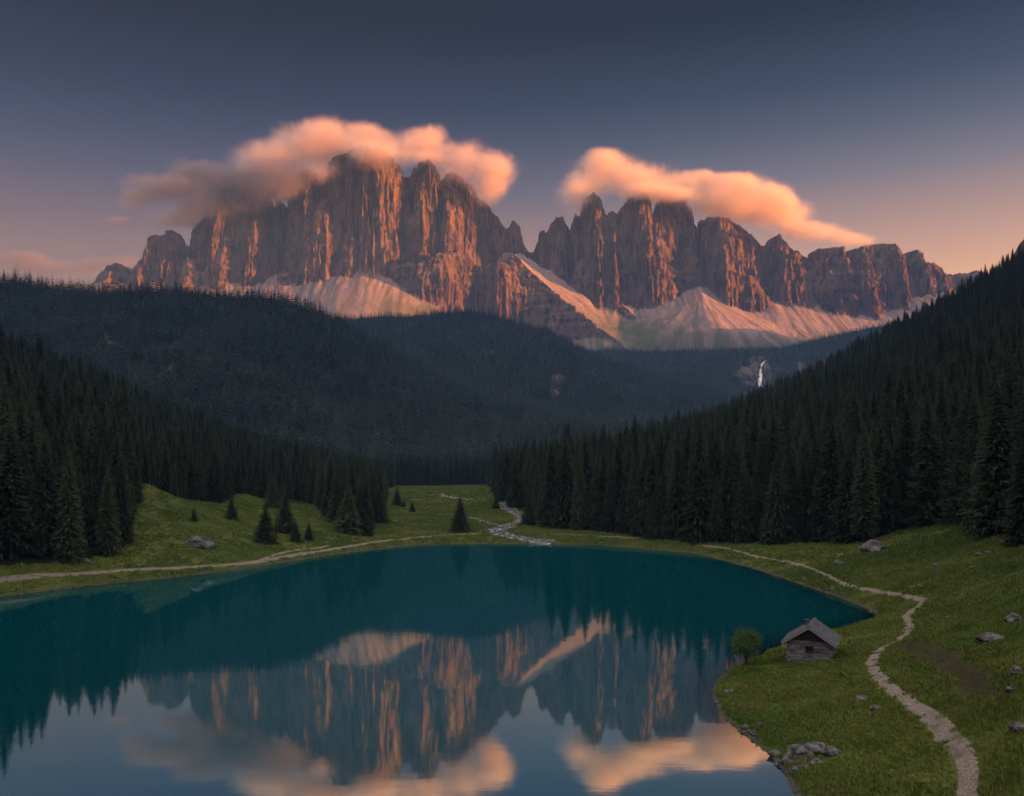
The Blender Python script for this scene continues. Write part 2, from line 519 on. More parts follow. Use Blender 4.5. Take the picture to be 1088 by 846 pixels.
Z = np.where(SD > 0, LZ, -np.minimum(6.0, -SD * 0.22 + 0.05))


def sample(fld, x, y):
    x = np.asarray(x, float); y = np.asarray(y, float)
    i = np.clip(np.searchsorted(gx, x) - 1, 0, len(gx) - 2); j = np.clip(np.searchsorted(gy, y) - 1, 0, len(gy) - 2)
    u = np.clip((x - gx[i]) / (gx[i + 1] - gx[i]), 0, 1); v = np.clip((y - gy[j]) / (gy[j + 1] - gy[j]), 0, 1)
    return (fld[j, i] * (1 - u) + fld[j, i + 1] * u) * (1 - v) + (fld[j + 1, i] * (1 - u) + fld[j + 1, i + 1] * u) * v


def H(x, y): return sample(Z, x, y)


_dist = np.concatenate([np.arange(35, 200, 0.4), np.arange(200, 1100, 1.2)])
def hit(px, py):
    """where the sight line of a photo pixel meets the valley terrain"""
    x = (px - CX) / F * _dist; zr = CAMZ + (HY - py) / F * _dist
    below = np.nonzero(zr <= np.maximum(H(x, _dist), 0.0))[0]
    d = _dist[below[0]] if len(below) else _dist[-1]
    xx = (px - CX) / F * d
    return np.array([xx, d, float(H(xx, d))])


# ------------------------------------------------------------------ forest edge
edge_px = [(-600, 660), (-200, 625), (0, 603), (60, 599), (125, 590), (134, 574), (138, 528), (157, 515), (191, 530), (238, 536), (255, 524), (298, 535),
           (336, 537), (362, 562), (394, 566), (402, 552), (411, 526), (416, 517), (524, 515.5), (526, 533), (560, 545), (585, 560), (640, 566), (700, 573),
           (760, 577), (830, 578), (915, 577), (955, 565), (1005, 554), (1018, 558), (1050, 567), (1088, 574), (1200, 590), (1600, 640)]
ec = np.arange(-600, 1601, 3.0)
ey = np.interp(ec, [p[0] for p in edge_px], [p[1] for p in edge_px])
ed = np.array([hit(a, b)[1] for a, b in zip(ec, ey)])


def in_forest(x, y):
    y_ = np.maximum(y, 1.0)
    px = CX + F * x / y_
    d = np.interp(px, ec, ed)
    ok = (y > d) & (px > -600) & (px < 1600)
    side = (np.abs(x) > 130 + 0 * y) & (y <= 140) & (np.abs(px - CX) > 1000)
    return ok | side


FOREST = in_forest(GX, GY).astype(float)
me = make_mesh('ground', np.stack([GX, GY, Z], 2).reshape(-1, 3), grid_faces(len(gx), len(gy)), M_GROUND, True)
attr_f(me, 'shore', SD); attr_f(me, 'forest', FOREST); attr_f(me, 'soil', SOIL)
tag(link(bpy.data.objects.new('ground', me)), kind='structure')

wx = np.arange(lake[:, 0].min() - 6, lake[:, 0].max() + 7, 1.0); wy = np.arange(lake[:, 1].min() - 6, lake[:, 1].max() + 7, 1.0)
A, B = np.meshgrid(wx, wy)
me = make_mesh('lake_water', np.stack([A, B, A * 0], 2).reshape(-1, 3), grid_faces(len(wx), len(wy)), M_WATER)
attr_f(me, 'clear', np.exp(-np.maximum(-H(A, B), 0) * 1.5) * 0.95)
tag(link(bpy.data.objects.new('lake_water', me)), kind='structure')


# ------------------------------------------------------------------ wooded hills behind the valley
def crest(Y, pts, drop):
    """pts are tree tops in the photo; the soil lies about one tree lower"""
    a = np.array([((px - CX) / F * Y, CAMZ + (HY - py) / F * Y - drop) for px, py in pts])
    return a[:, 0], a[:, 1]


HILLS = []
def hill(name, Y, pts, foot, base, drop, x0, x1, step, seed, back=0.45, scars=(), gul=18, power=0.92):
    cxs, czs = crest(Y, pts, drop)
    xs = np.arange(x0, x1, step); ys = np.arange(foot - 60, Y + 420, step)
    X, Yg = np.meshgrid(xs, ys)
    zc = np.interp(X, cxs, czs)
    yc = Y + 60 * fbm(X / 500, X * 0 + 3.3, 2, seed)
    t = np.clip((Yg - foot) / (yc - foot), -0.2, 1)
    zf = base + (zc - base) * np.sign(t) * np.abs(t) ** power
    zb = zc - (Yg - yc) * back
    z = np.where(Yg < yc, zf, zb)
    g = np.abs(fbm((X + 0.25 * Yg) / 190, Yg / 700, 3, seed + 3)) + 0.35 * fbm(X / 90, Yg / 130, 3, seed + 8)
    env = np.clip(1 - np.abs(t - 0.5) * 1.7, 0, 1)
    z = z - gul * env * g * 2 + 3 * fbm(X / 60, Yg / 60, 2, seed + 5)
    rock = np.zeros_like(X)
    pxm = CX + F * X / Yg; pym = HY - F * (z - CAMZ) / Yg
    for (sx, sy, rx, ry) in scars:
        q = ((pxm - sx) / rx) ** 2 + ((pym - sy) / ry) ** 2
        rock = np.maximum(rock, smooth01(1.0 - q + 1.6 * fbm(X / 16, Yg / 90, 4, seed + 40)) * (Yg < yc))
    me = make_mesh(name, np.stack([X, Yg, z], 2).reshape(-1, 3), grid_faces(len(xs), len(ys)), M_HILL, True)
    attr_f(me, 'rock', rock)
    o = tag(link(bpy.data.objects.new(name, me)), kind='structure')
    h = dict(xs=xs, ys=ys, z=z, rock=rock, o=o, Y=Y, foot=foot)
    HILLS.append(h)
    return h


def hsample(h, key, x, y):
    xs, ys, fld = h['xs'], h['ys'], h[key]
    i = np.clip(((x - xs[0]) / (xs[1] - xs[0])).astype(int), 0, len(xs) - 2); j = np.clip(((y - ys[0]) / (ys[1] - ys[0])).astype(int), 0, len(ys) - 2)
    u = np.clip((x - xs[i]) / (xs[1] - xs[0]), 0, 1); v = np.clip((y - ys[j]) / (ys[1] - ys[0]), 0, 1)
    return (fld[j, i] * (1 - u) + fld[j, i + 1] * u) * (1 - v) + (fld[j + 1, i] * (1 - u) + fld[j + 1, i + 1] * u) * v


hill_a = hill('near_hill', 1500, [(-400, 250), (-100, 282), (0, 290), (60, 297), (110, 304), (150, 301), (200, 303), (290, 306), (330, 318), (370, 338), (420, 365),
              (470, 392), (520, 412), (580, 428), (640, 442), (700, 452), (800, 462), (950, 475)], 790, 4, 16, -1500, 620, 8, 3,
              scars=[(115, 363, 7, 10), (120, 378, 9, 5), (185, 366, 6, 5), (180, 395, 5, 10)])
hill_b = hill('middle_hill', 2600, [(100, 350), (250, 340), (370, 334), (440, 330), (490, 322), (530, 330), (580, 346), (640, 376), (700, 396), (760, 410), (800, 418), (850, 426), (1000, 440)],
              1500, 25, 14, -1400, 1100, 14, 13, scars=[(590, 408, 10, 16)], gul=26)
hill_c = hill('far_hill', 3600, [(300, 400), (560, 392), (600, 374), (640, 370), (700, 371), (760, 370), (830, 367), (880, 355), (930, 345), (980, 335), (1040, 315), (1200, 290)],
              2500, 190, 10, -1100, 2400, 16, 29, back=0.35, scars=[(805, 395, 26, 18), (850, 392, 8, 8)], gul=22)

# ------------------------------------------------------------------ the mountains
def ridged(x, y, s): return 1 - 2 * np.abs(perlin(x, y, s))


SKYLINE = [(100,303),(112,290),(122,283),(130,282),(140,286),(150,298),(154,288),(160,262),(166,252),(173,251),(178,247),(185,246),(192,250),(200,262),(205,263),(210,245),(215,238),(222,229),(226,233),
           (230,222),(235,208),(242,202),(255,199),(268,198),(280,203),(288,212),(291,222),(294,218),(298,212),(302,217),(305,222),(308,210),(314,194),(322,186),(331,180),(337,184),(341,193),(344,184),
           (352,174),(362,166),(375,160),(390,156),(404,159),(415,166),(424,178),(430,190),(436,189),(440,182),(447,174),(452,172),(459,174),(465,183),(470,194),(473,189),(480,186),(488,188),(495,195),
           (502,199),(509,212),(517,217),(522,226),(530,232),(536,242),(540,243),(543,238),(547,237),(551,242),(555,256),(560,268),(566,269),(570,262),(574,249),(577,246),(580,250),(585,240),(592,233),
           (596,231),(600,237),(606,246),(610,231),(613,228),(616,232),(618,222),(622,211),(629,207),(636,211),(641,225),(645,228),(651,224),(656,228),(660,222),(668,212),(680,207),(687,209),(691,222),
           (695,226),(699,216),(707,211),(716,211),(726,215),(733,224),(738,240),(740,246),(742,236),(748,233),(758,232),(770,233),(782,240),(795,249),(804,258),(810,262),(818,254),(825,251),(832,256),
           (842,266),(852,274),(858,275),(862,269),(870,265),(884,264),(893,264),(897,269),(905,266),(918,262),(935,260),(949,261),(953,268),(956,273),(963,269),(970,267),(975,271),(979,279),(985,279),
           (992,283),(1000,292),(1010,293),(1018,291),(1025,293),(1032,289),(1040,292),(1048,297),(1070,315),(1100,325)]
TOWERS = [  # px, py of the top, half widths left/right at base row, base row, depth offset, half depth, profile power
    # buttresses in front
    (350, 204, 44, 37, 300, -60, 160, 1.4), (376, 238, 22, 13, 288, -90, 110, 1.6), (322, 246, 26, 26, 310, -80, 120, 1.5),
    (310, 264, 20, 20, 312, -110, 100, 1.4), (240, 250, 30, 36, 304, -40, 120, 1.4), (272, 232, 30, 32, 304, -30, 130, 1.4),
    (411, 190, 26, 32, 288, -20, 150, 1.7), (420, 236, 24, 28, 290, -70, 110, 1.5), (450, 182, 26, 44, 285, -30, 150, 1.35),
    (475, 212, 20, 42, 287, -60, 130, 1.3), (430, 280, 40, 50, 312, -150, 110, 3.0), (480, 268, 60, 60, 325, -170, 130, 2.6), (530, 278, 50, 40, 340, -190, 130, 2.2),
    (697, 243, 46, 54, 315, -40, 170, 1.35), (662, 270, 11, 12, 315, -110, 70, 1.5), (625, 268, 28, 30, 305, -20, 120, 1.6),
    (735, 266, 28, 28, 315, -30, 110, 1.5), (643, 288, 22, 20, 312, -90, 80, 1.5), (795, 292, 38, 40, 348, -100, 130, 1.6),
    (765, 282, 26, 30, 320, -40, 110, 1.6), (850, 290, 26, 26, 328, -10, 90, 1.5), (910, 285, 30, 30, 330, -10, 90, 2.0), (950, 288, 26, 26, 328, -10, 90, 1.8),
    (200, 270, 22, 26, 306, -50, 100, 1.4), (150, 275, 20, 22, 306, -30, 90, 1.5),
]
Y0 = 5000.0


def build_mountains():
    xs = np.arange(-2950, 3350, 4.6); ys = np.concatenate([np.arange(4290, 4720, 6.0), np.arange(4720, 5200, 3.6), np.arange(5200, 5720, 13)])
    X, Y = np.meshgrid(xs, ys)
    wxn = 22 * fbm(X / 150, Y / 150, 3, 70); wyn = 22 * fbm(X / 150, Y / 150, 3, 71)
    Xw = X + wxn; Yw = Y + wyn
    rib = 0.34 * ridged(Xw / 120, Yw / 420, 80) + 0.36 * ridged(Xw / 47, Yw / 200, 81) + 0.28 * ridged(Xw / 20, Yw / 90, 82) + 0.20 * perlin(X / 9.5, Y / 40, 85)
    amt = 0.65 + 0.6 * fbm(X / 240, Y / 240, 2, 87)
    iso = 0.42 * ridged(Xw / 90, Yw / 90, 83) + 0.34 * ridged(Xw / 36, Yw / 36, 84) + 0.26 * perlin(X / 14, Y / 14, 86) + 0.14 * perlin(X / 8, Y / 8, 88)
    rock = np.full(X.shape, -1e4)
    # the main wall: its crest follows the skyline, its foot spreads forward
    plan = [(60, 5180), (100, 5150), (180, 5120), (250, 5085), (300, 5105), (330, 5050), (390, 4990), (440, 5010), (470, 5060), (510, 5160), (556, 5300), (580, 5190), (640, 5020), (690, 5010), (738, 5120),
            (760, 5030), (808, 5160), (828, 5100), (855, 5130), (900, 5070), (950, 5090), (1000, 5230), (1110, 5330)]
    yc = np.interp(CX + F * X / 5070, [p[0] for p in plan], [p[1] for p in plan]) + 40 * perlin(X / 170, X * 0 + 0.3, 93) + 22 * perlin(X / 75, X * 0 + 0.7, 94)
    kx = yc / F
    sxs = np.arange(90, 1110, 0.5); sky = np.interp(sxs, [p[0] for p in SKYLINE], [p[1] for p in SKYLINE])
    def blur(a, n): return np.convolve(np.pad(a, n, 'edge'), np.hanning(2 * n + 3)[1:-1] / np.hanning(2 * n + 3).sum(), 'valid')
    wob = 2.2 * perlin(X / 33, Y / 60, 91) + 1.2 * perlin(X / 14, Y / 30, 92)
    pxs = CX + X / kx + wob
    s0, s1, s2 = [CAMZ + (HY - np.interp(pxs, sxs, q_)) * kx for q_ in (sky, blur(sky, 8), blur(sky, 36))]
    carve = 115 * np.clip((s2 - s1) / 75, -0.25, 1)
    f = yc - Y - 36 * rib * amt - 40 * iso
    f = f + carve * smooth01(f / 60 + 0.6)
    dwall = 150 + 50 * perlin(X / 260, X * 0 + 1.7, 95)
    rv = np.clip(f / dwall, 0, 6)
    blend = smooth01(rv / 0.5); blend2 = smooth01((rv - 0.35) / 0.75)
    se = (s0 * (1 - blend) + s1 * blend) * (1 - blend2) + (s2 * 0.35 + s1 * 0.65) * blend2
    drop = (s2 - (CAMZ + (HY - 312) * kx)) 
    wall = se - np.maximum(drop, 170) * (0.95 * rv ** 1.35) + (16 * iso - 5) * np.clip(rv * 3, 0.1, 1)
    back = np.maximum(Y - yc, 0)
    wall = np.where(Y > yc, s0 + (s1 - s0) * smooth01(back / 60) - back * 1.3 - 15 * iso * np.clip(back / 60, 0, 1), wall)
    rock = np.where((pxs > 92) & (pxs < 1105), wall, rock)
    for (px, py, wl, wr, pyb, dy, dw, p) in TOWERS:
        yc = Y0 + dy; k = yc / F
        xc = (px - CX) * k; zt = CAMZ + (HY - py) * k; zb = CAMZ + (HY - pyb) * k
        m = (np.abs(X - xc) < (wl + wr) * k * 1.9) & (np.abs(Y - yc) < dw * 2.4)
        u = np.where(X[m] < xc, (xc - X[m]) / (wl * k), (X[m] - xc) / (wr * k)); v = np.abs(Y[m] - yc) / dw
        q = 1.8 if p > 2.3 else 1.3
        v = np.abs(Y[m] - yc + (X[m] - xc) * (0.35 * math.sin(px * 1.7))) / dw
        rho = (u ** q + v ** q) ** (1 / q)
        s = 26.0 / min(wl * k, wr * k, dw) ** 0.85 * 5.0
        rho = np.maximum(rho + (rib[m] * 0.8 * amt[m] + iso[m] * 0.45 - 0.12) * np.minimum(s * 0.15, 0.27) * np.clip(rho * 2.2, 0.08, 1), 0)
        h = zt - (zt - zb) * rho ** p + (20 * iso[m] - 8) * np.clip(rho * 3, 0.25, 1)
        rock[m] = np.maximum(rock[m], h)
    # talus
    ce = [(-200, 330), (90, 308), (200, 306), (300, 299), (340, 292), (372, 286), (400, 286), (435, 294), (480, 312), (520, 340), (560, 340), (600, 326), (640, 318), (665, 324),
          (700, 318), (743, 309), (785, 328), (820, 326), (870, 332), (930, 336), (980, 324), (1040, 314), (1300, 320)]
    ya = 4890.0
    cx = np.array([(p[0] - CX) / F * ya for p in ce]); czz = np.array([CAMZ + (HY - p[1]) / F * ya for p in ce])
    dn = ya - Y
    apr = np.interp(X, cx, czz) - 0.70 * dn - 0.0001 * np.abs(dn) * dn * 0 + 9 * fbm(X / 120, Y / 400, 3, 60) + 11 * ridged((X + 3 * wyn) / 120, Y / 500, 63) * np.exp(-np.maximum(dn, 0) / 160) + 7 * ridged((X + 2 * wxn) / 47, Y / 300, 64) * np.exp(-np.maximum(dn, 0) / 110)
    apr = np.where(Y > ya + 60, apr - (Y - ya - 60) * 1.5, apr)
    streak = 0.5 + 0.9 * fbm(X / 30, Y / 600, 4, 61)
    lit = np.zeros_like(X)
    green = np.zeros_like(X)
    S = apr.copy()
    for (px, py, dy, sl, seed) in [(743, 304, -100, 0.70, 2), (822, 324, -120, 0.71, 3), (848, 326, -110, 0.70, 4), (884, 328, -110, 0.70, 5), (930, 327, -100, 0.70, 6),
                                   (975, 318, -90, 0.70, 7), (705, 318, -140, 0.71, 10), (780, 330, -190, 0.71, 11), (300, 302, -110, 0.72, 12), (1010, 318, -80, 0.72, 13)]:
        yc = Y0 + dy; xc = (px - CX) * yc / F; zt = CAMZ + (HY - py) * yc / F
        dx = X - xc; dyy = Y - yc; r = np.hypot(dx, dyy); th = np.arctan2(dx, -dyy)
        c = zt - sl * r * (1 + 0.05 * perlin(th * 4, r / 300, seed) + 0.02 * perlin(th * 15, r / 300, seed + 3)) + 0.00025 * np.minimum(r, 420) ** 2 - 0.25 * np.maximum(r - 420, 0) - 36
        c = np.where(dyy < 60, c, -9e3)
        m = (c > S)
        hh = np.clip(1 - np.abs(c - S) / 110, 0, 1)
        S = np.maximum(c, S) + hh * hh * 26; streak = np.where(m, 0.5 + 0.75 * fbm(th * 7 + seed * 7.7 + 0.4 * perlin(X / 90, Y / 90, 5), r / 260 + seed, 5, 62, 0.65), streak)
    for pl, sl_l, sl_r, ww in [([(546, 270, -50), (566, 291, -130), (590, 312, -240), (612, 330, -350), (640, 352, -470), (676, 378, -640)], 1.5, -0.25, 165),
                           ([(636, 305, -70), (652, 317, -150), (672, 334, -260), (695, 354, -390), (722, 379, -540)], 1.15, -0.22, 60)]:
        P = catmull(np.array([W(a, b, Y0 + c) for a, b, c in pl]), 5); nseg = len(P) - 1
        bd = np.full(X.shape, 1e9); best = np.full(X.shape, -1e4); side = np.zeros(X.shape); seg = np.zeros(X.shape)
        bx = (X > P[:, 0].min() - 450) & (X < P[:, 0].max() + 450)
        Xb, Yb = X[bx], Y[bx]; bdb, zb_, sdb, sgb = bd[bx], best[bx], side[bx], seg[bx]
        for ai, (a, b) in enumerate(zip(P[:-1], P[1:])):
            e = b[:2] - a[:2]; tr = ((Xb - a[0]) * e[0] + (Yb - a[1]) * e[1]) / (e @ e); t = np.clip(tr, 0, 1)
            d = np.hypot(Xb - a[0] - t * e[0], Yb - a[1] - t * e[1])
            sd = e[0] * (Yb - a[1]) - e[1] * (Xb - a[0])      # positive: to the right of the descending crest seen from above
            over = np.where((ai == nseg - 1) & (tr > 1), (tr - 1) * np.hypot(*e), 0)
            u = (ai + t) / nseg
            wid = ww * (0.45 + 0.55 * smooth01(u / 0.25)) * (1 - 0.35 * smooth01((u - 0.7) / 0.3)) * (1 + 0.16 * perlin(Xb / 60, Yb / 60, 75))
            ds = np.where(over > 0, 0, d)
            zc = a[2] + (b[2] - a[2]) * t - np.where(sd > 0, sl_r, sl_l) * ds - np.where(sd > 0, 1.2 * np.maximum(ds - wid, 0), 0) - np.where(over > 0, 0.9 * d, 0)
            nb_ = d < bdb
            bdb = np.where(nb_, d, bdb); zb_ = np.where(nb_, zc, zb_); sdb = np.where(nb_, np.where(over > 0, -1, sd), sdb); sgb = np.where(nb_, u * 5, sgb)
        best[bx] = zb_ + 3 * perlin(Xb / 40, Yb / 40, 66) + 2 * perlin(Xb / 13, Yb / 13, 67); side[bx] = sdb; seg[bx] = sgb
        m = best > S
        S0 = S; S = np.where(m, best, S)
        # the left flank of the bright ridge is broken rock, not talus
        if sl_l > 0.9:
            lf = m & (side < 0)
            rock = np.where(lf, np.maximum(rock, best - 4 + 16 * iso + 16 * rib), rock); S = np.where(lf, S0, S); green = np.where(m & (side < 0) & (seg >= 3), 0.8, green)
            green = np.where(lf, 0.25 + 0.8 * fbm(X / 80, Y / 80, 3, 67), green)
            streak = np.where(lf, 0.9, streak)
        else:
            green = np.where(m & (side < 0), 0.75 * smooth01(0.5 + 1.3 * fbm(X / 60, Y / 60, 3, 74)), green)
        streak = np.where(m & (side > 0), 0.42 + 0.5 * fbm((X + Y) / 16, (X - Y) / 300, 3, 68), streak)
    Zm = np.maximum(rock, S)
    Zm = Zm - 150 * smooth01((4440 - Y) / 150)
    scree = smooth01((S - rock) / 10 + 0.4)
    low = smooth01((810 - Zm) / 170 + 0.7 * fbm(X / 130, Y / 130, 4, 69) - 0.25)
    pxm = CX + F * X / Y; pym = HY - (Zm - CAMZ) * F / Y
    patch = 0.9 * np.exp(-(((pxm - 668) / 26 - (pym - 352) / 30) ** 2 + ((pym - 352) / 17) ** 2)) + np.exp(-(((pxm - 480) / 95) ** 2 + ((pym - 322) / 26) ** 2)) + 0.9 * np.exp(-(((pxm - 690) / 30) ** 2 + ((pym - 362) / 20) ** 2)) + 0.8 * np.exp(-(((pxm - 600) / 40) ** 2 + ((pym - 352) / 20) ** 2))
    green = np.clip(np.maximum(green, np.maximum(low * np.clip(streak * 1.6 - 0.1, 0, 1), patch * (0.8 + 0.8 * fbm(X / 70, Y / 70, 3, 72)) * smooth01((330 + 470 - Zm + 120) / 150 + 0.3))), 0, 0.95) * scree
    # ledges and broken steps: the walls step in and out with height
    rk = (1 - scree) * smooth01((Y - 4500) / 60)
    bed = Zm + 14 * fbm(X / 170, Y / 170, 2, 101)
    Yd = Y + rk * (11 * ridged(bed / 52, X / 420, 102) + 8 * fbm(bed / 21, X / 70, 3, 103) + 7 * fbm(X / 26, Zm / 26, 3, 104))
    Xd = X + rk * (9 * fbm(X / 34, Zm / 30, 3, 105) + 5 * perlin(bed / 14, X / 50, 106))
    me = make_mesh('mountain_range', np.stack([Xd, Yd, Zm], 2).reshape(-1, 3), grid_faces(len(xs), len(ys)), M_ROCK, True)
    attr_f(me, 'scree', scree); attr_f(me, 'streak', np.clip(streak, 0, 1)); attr_f(me, 'green', green)
    tag(link(bpy.data.objects.new('mountain_range', me)), kind='structure')


build_mountains()


def build_crag():
    d = 960.0; k = d / F
    xc = (1112 - CX) * k
    xs = np.arange(xc - 75, xc + 90, 1.6); ys = np.arange(d - 60, d + 70, 1.8)
    X, Y = np.meshgrid(xs, ys)
    n = 0.5 * ridged(X / 22, Y / 60, 31) + 0.35 * ridged(X / 9, Y / 30, 32) + 0.2 * perlin(X / 4, Y / 9, 33)
    z = H(X, Y) - 6
    for (px, py, wl, wr, h, p) in [(1112, 228, 34, 40, 74, 1.5), (1090, 252, 18, 24, 44, 1.5), (1140, 235, 30, 30, 60, 1.6)]:
        x0 = (px - CX) * k; zt = CAMZ + (HY - py) * k
        u = np.where(X < x0, (x0 - X) / (wl * k), (X - x0) / (wr * k)); v = np.abs(Y - d) / 42
        rho = np.maximum(np.hypot(u, v) + 0.16 * n - 0.03, 0)
        z = np.maximum(z, zt - h * rho ** p)
    me = make_mesh('rock_outcrop', np.stack([X, Y, z], 2).reshape(-1, 3), grid_faces(len(xs), len(ys)), M_ROCK, True)
    for a in ('scree', 'streak', 'green'): attr_f(me, a, X * 0)
    tag(link(bpy.data.objects.new('rock_outcrop', me)), kind='structure')


build_crag()


# ------------------------------------------------------------------ clouds
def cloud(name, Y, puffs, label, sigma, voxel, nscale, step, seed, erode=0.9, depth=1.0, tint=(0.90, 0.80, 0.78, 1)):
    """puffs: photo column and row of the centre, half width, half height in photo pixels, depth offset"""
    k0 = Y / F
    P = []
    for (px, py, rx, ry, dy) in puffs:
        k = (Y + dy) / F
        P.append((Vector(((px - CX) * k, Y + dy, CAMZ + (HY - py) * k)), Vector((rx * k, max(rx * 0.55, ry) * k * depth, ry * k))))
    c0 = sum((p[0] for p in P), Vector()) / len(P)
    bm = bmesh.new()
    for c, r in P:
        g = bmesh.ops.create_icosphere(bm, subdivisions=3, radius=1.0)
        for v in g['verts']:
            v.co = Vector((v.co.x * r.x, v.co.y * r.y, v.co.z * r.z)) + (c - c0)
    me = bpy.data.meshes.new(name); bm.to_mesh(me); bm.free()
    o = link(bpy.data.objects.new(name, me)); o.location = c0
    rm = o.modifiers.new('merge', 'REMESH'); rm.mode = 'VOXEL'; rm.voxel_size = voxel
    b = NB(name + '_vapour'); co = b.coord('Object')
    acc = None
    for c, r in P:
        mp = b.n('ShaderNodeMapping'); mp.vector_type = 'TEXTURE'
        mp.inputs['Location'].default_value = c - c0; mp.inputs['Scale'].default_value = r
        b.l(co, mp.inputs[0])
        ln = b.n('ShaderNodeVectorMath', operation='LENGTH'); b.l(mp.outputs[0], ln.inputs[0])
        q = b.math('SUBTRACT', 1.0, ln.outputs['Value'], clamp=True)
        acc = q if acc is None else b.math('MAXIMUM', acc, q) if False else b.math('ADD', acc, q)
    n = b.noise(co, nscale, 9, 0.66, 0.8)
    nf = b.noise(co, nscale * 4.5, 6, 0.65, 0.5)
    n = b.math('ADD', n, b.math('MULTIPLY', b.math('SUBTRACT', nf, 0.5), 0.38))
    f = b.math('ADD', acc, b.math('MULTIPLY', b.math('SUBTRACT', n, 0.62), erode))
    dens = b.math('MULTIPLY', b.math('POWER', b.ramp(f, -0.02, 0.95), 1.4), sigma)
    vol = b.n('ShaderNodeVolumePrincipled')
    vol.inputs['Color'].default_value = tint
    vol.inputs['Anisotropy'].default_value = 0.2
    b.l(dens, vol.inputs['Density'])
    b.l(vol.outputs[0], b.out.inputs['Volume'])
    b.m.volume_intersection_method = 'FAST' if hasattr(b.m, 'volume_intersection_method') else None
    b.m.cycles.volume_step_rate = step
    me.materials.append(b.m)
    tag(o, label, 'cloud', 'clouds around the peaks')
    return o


cloud('cloud', 5000, [(318, 160, 56, 38, 60), (372, 156, 58, 32, 20), (432, 160, 52, 30, 30), (490, 176, 50, 34, 10), (532, 182, 28, 28, 0), (275, 172, 50, 30, 0),
                      (345, 140, 40, 24, 80), (520, 204, 26, 20, -20),
                      (390, 140, 26, 16, 60), (455, 142, 30, 16, 60), (340, 182, 36, 20, -70), (400, 172, 40, 18, -90), (392, 156, 46, 14, -160), (448, 165, 30, 10, -120)],
      'long mauve and peach cloud wrapped round the summits of the broad western massif', 0.016, 26, 0.0062, 0.11, 1, 1.1, 1.0, (0.84, 0.68, 0.64, 1))
cloud('cloud', 5000, [(648, 184, 54, 32, 60), (616, 206, 38, 30, 0), (694, 198, 52, 30, 10), (745, 204, 56, 28, 30), (795, 212, 58, 34, 10), (838, 232, 42, 28, 0), (874, 248, 46, 15, 0), (910, 256, 34, 10, 0), (772, 222, 52, 22, -20),
                      (640, 168, 28, 17, 60), (745, 190, 28, 14, 40), (780, 194, 30, 17, 40), (690, 206, 44, 16, -40), (820, 214, 30, 22, 20), (684, 202, 34, 11, -120), (720, 206, 34, 11, -110)],
      'glowing orange cloud resting on the jagged towers east of the gap', 0.016, 26, 0.0062, 0.11, 2, 1.1, 1.0, (0.93, 0.75, 0.65, 1))
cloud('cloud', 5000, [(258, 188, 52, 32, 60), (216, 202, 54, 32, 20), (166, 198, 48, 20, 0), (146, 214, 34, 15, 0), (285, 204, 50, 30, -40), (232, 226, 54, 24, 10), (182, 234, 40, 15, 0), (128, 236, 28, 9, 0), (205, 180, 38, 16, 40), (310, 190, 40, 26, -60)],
      'cloud tinted grey for shade, drifting off the western towers left of the peach cloud', 0.018, 26, 0.0062, 0.11, 4, 1.15, 1.0, (0.40, 0.34, 0.37, 1))  # grey tint puts the left end's shade into the vapour colour
cloud('cloud', 6800, [(15, 280, 50, 15, 0), (65, 286, 46, 14, 0), (108, 283, 34, 13, 0), (-40, 277, 50, 17, 0), (134, 278, 24, 11, 0), (30, 272, 30, 9, 0)],
      'low dusky cloud strip above the forested ridge beside the small rock dome', 0.0085, 34, 0.0045, 0.12, 3, 1.2, 1.0, (0.36, 0.31, 0.34, 1))


# ------------------------------------------------------------------ haze in the valley air
def build_haze():
    x0, x1, y0, y1, z0, z1 = -2700, 3400, -800, 4270, -8, 1120
    V = [(x, y, z) for z in (z0, z1) for y in (y0, y1) for x in (x0, x1)]
    Fc = [(0, 2, 3, 1), (4, 5, 7, 6), (0, 1, 5, 4), (2, 6, 7, 3), (0, 4, 6, 2), (1, 3, 7, 5)]
    b = NB('valley_haze')
    v = b.n('ShaderNodeVolumePrincipled')
    v.inputs['Color'].default_value = (0.28, 0.52, 1.0, 1)
    v.inputs['Density'].default_value = HAZE
    v.inputs['Anisotropy'].default_value = 0.0
    b.l(v.outputs[0], b.out.inputs['Volume'])
    tag(link(bpy.data.objects.new('haze', make_mesh('haze', V, Fc, b.m))), kind='stuff')


HAZE = 5e-5
build_haze()


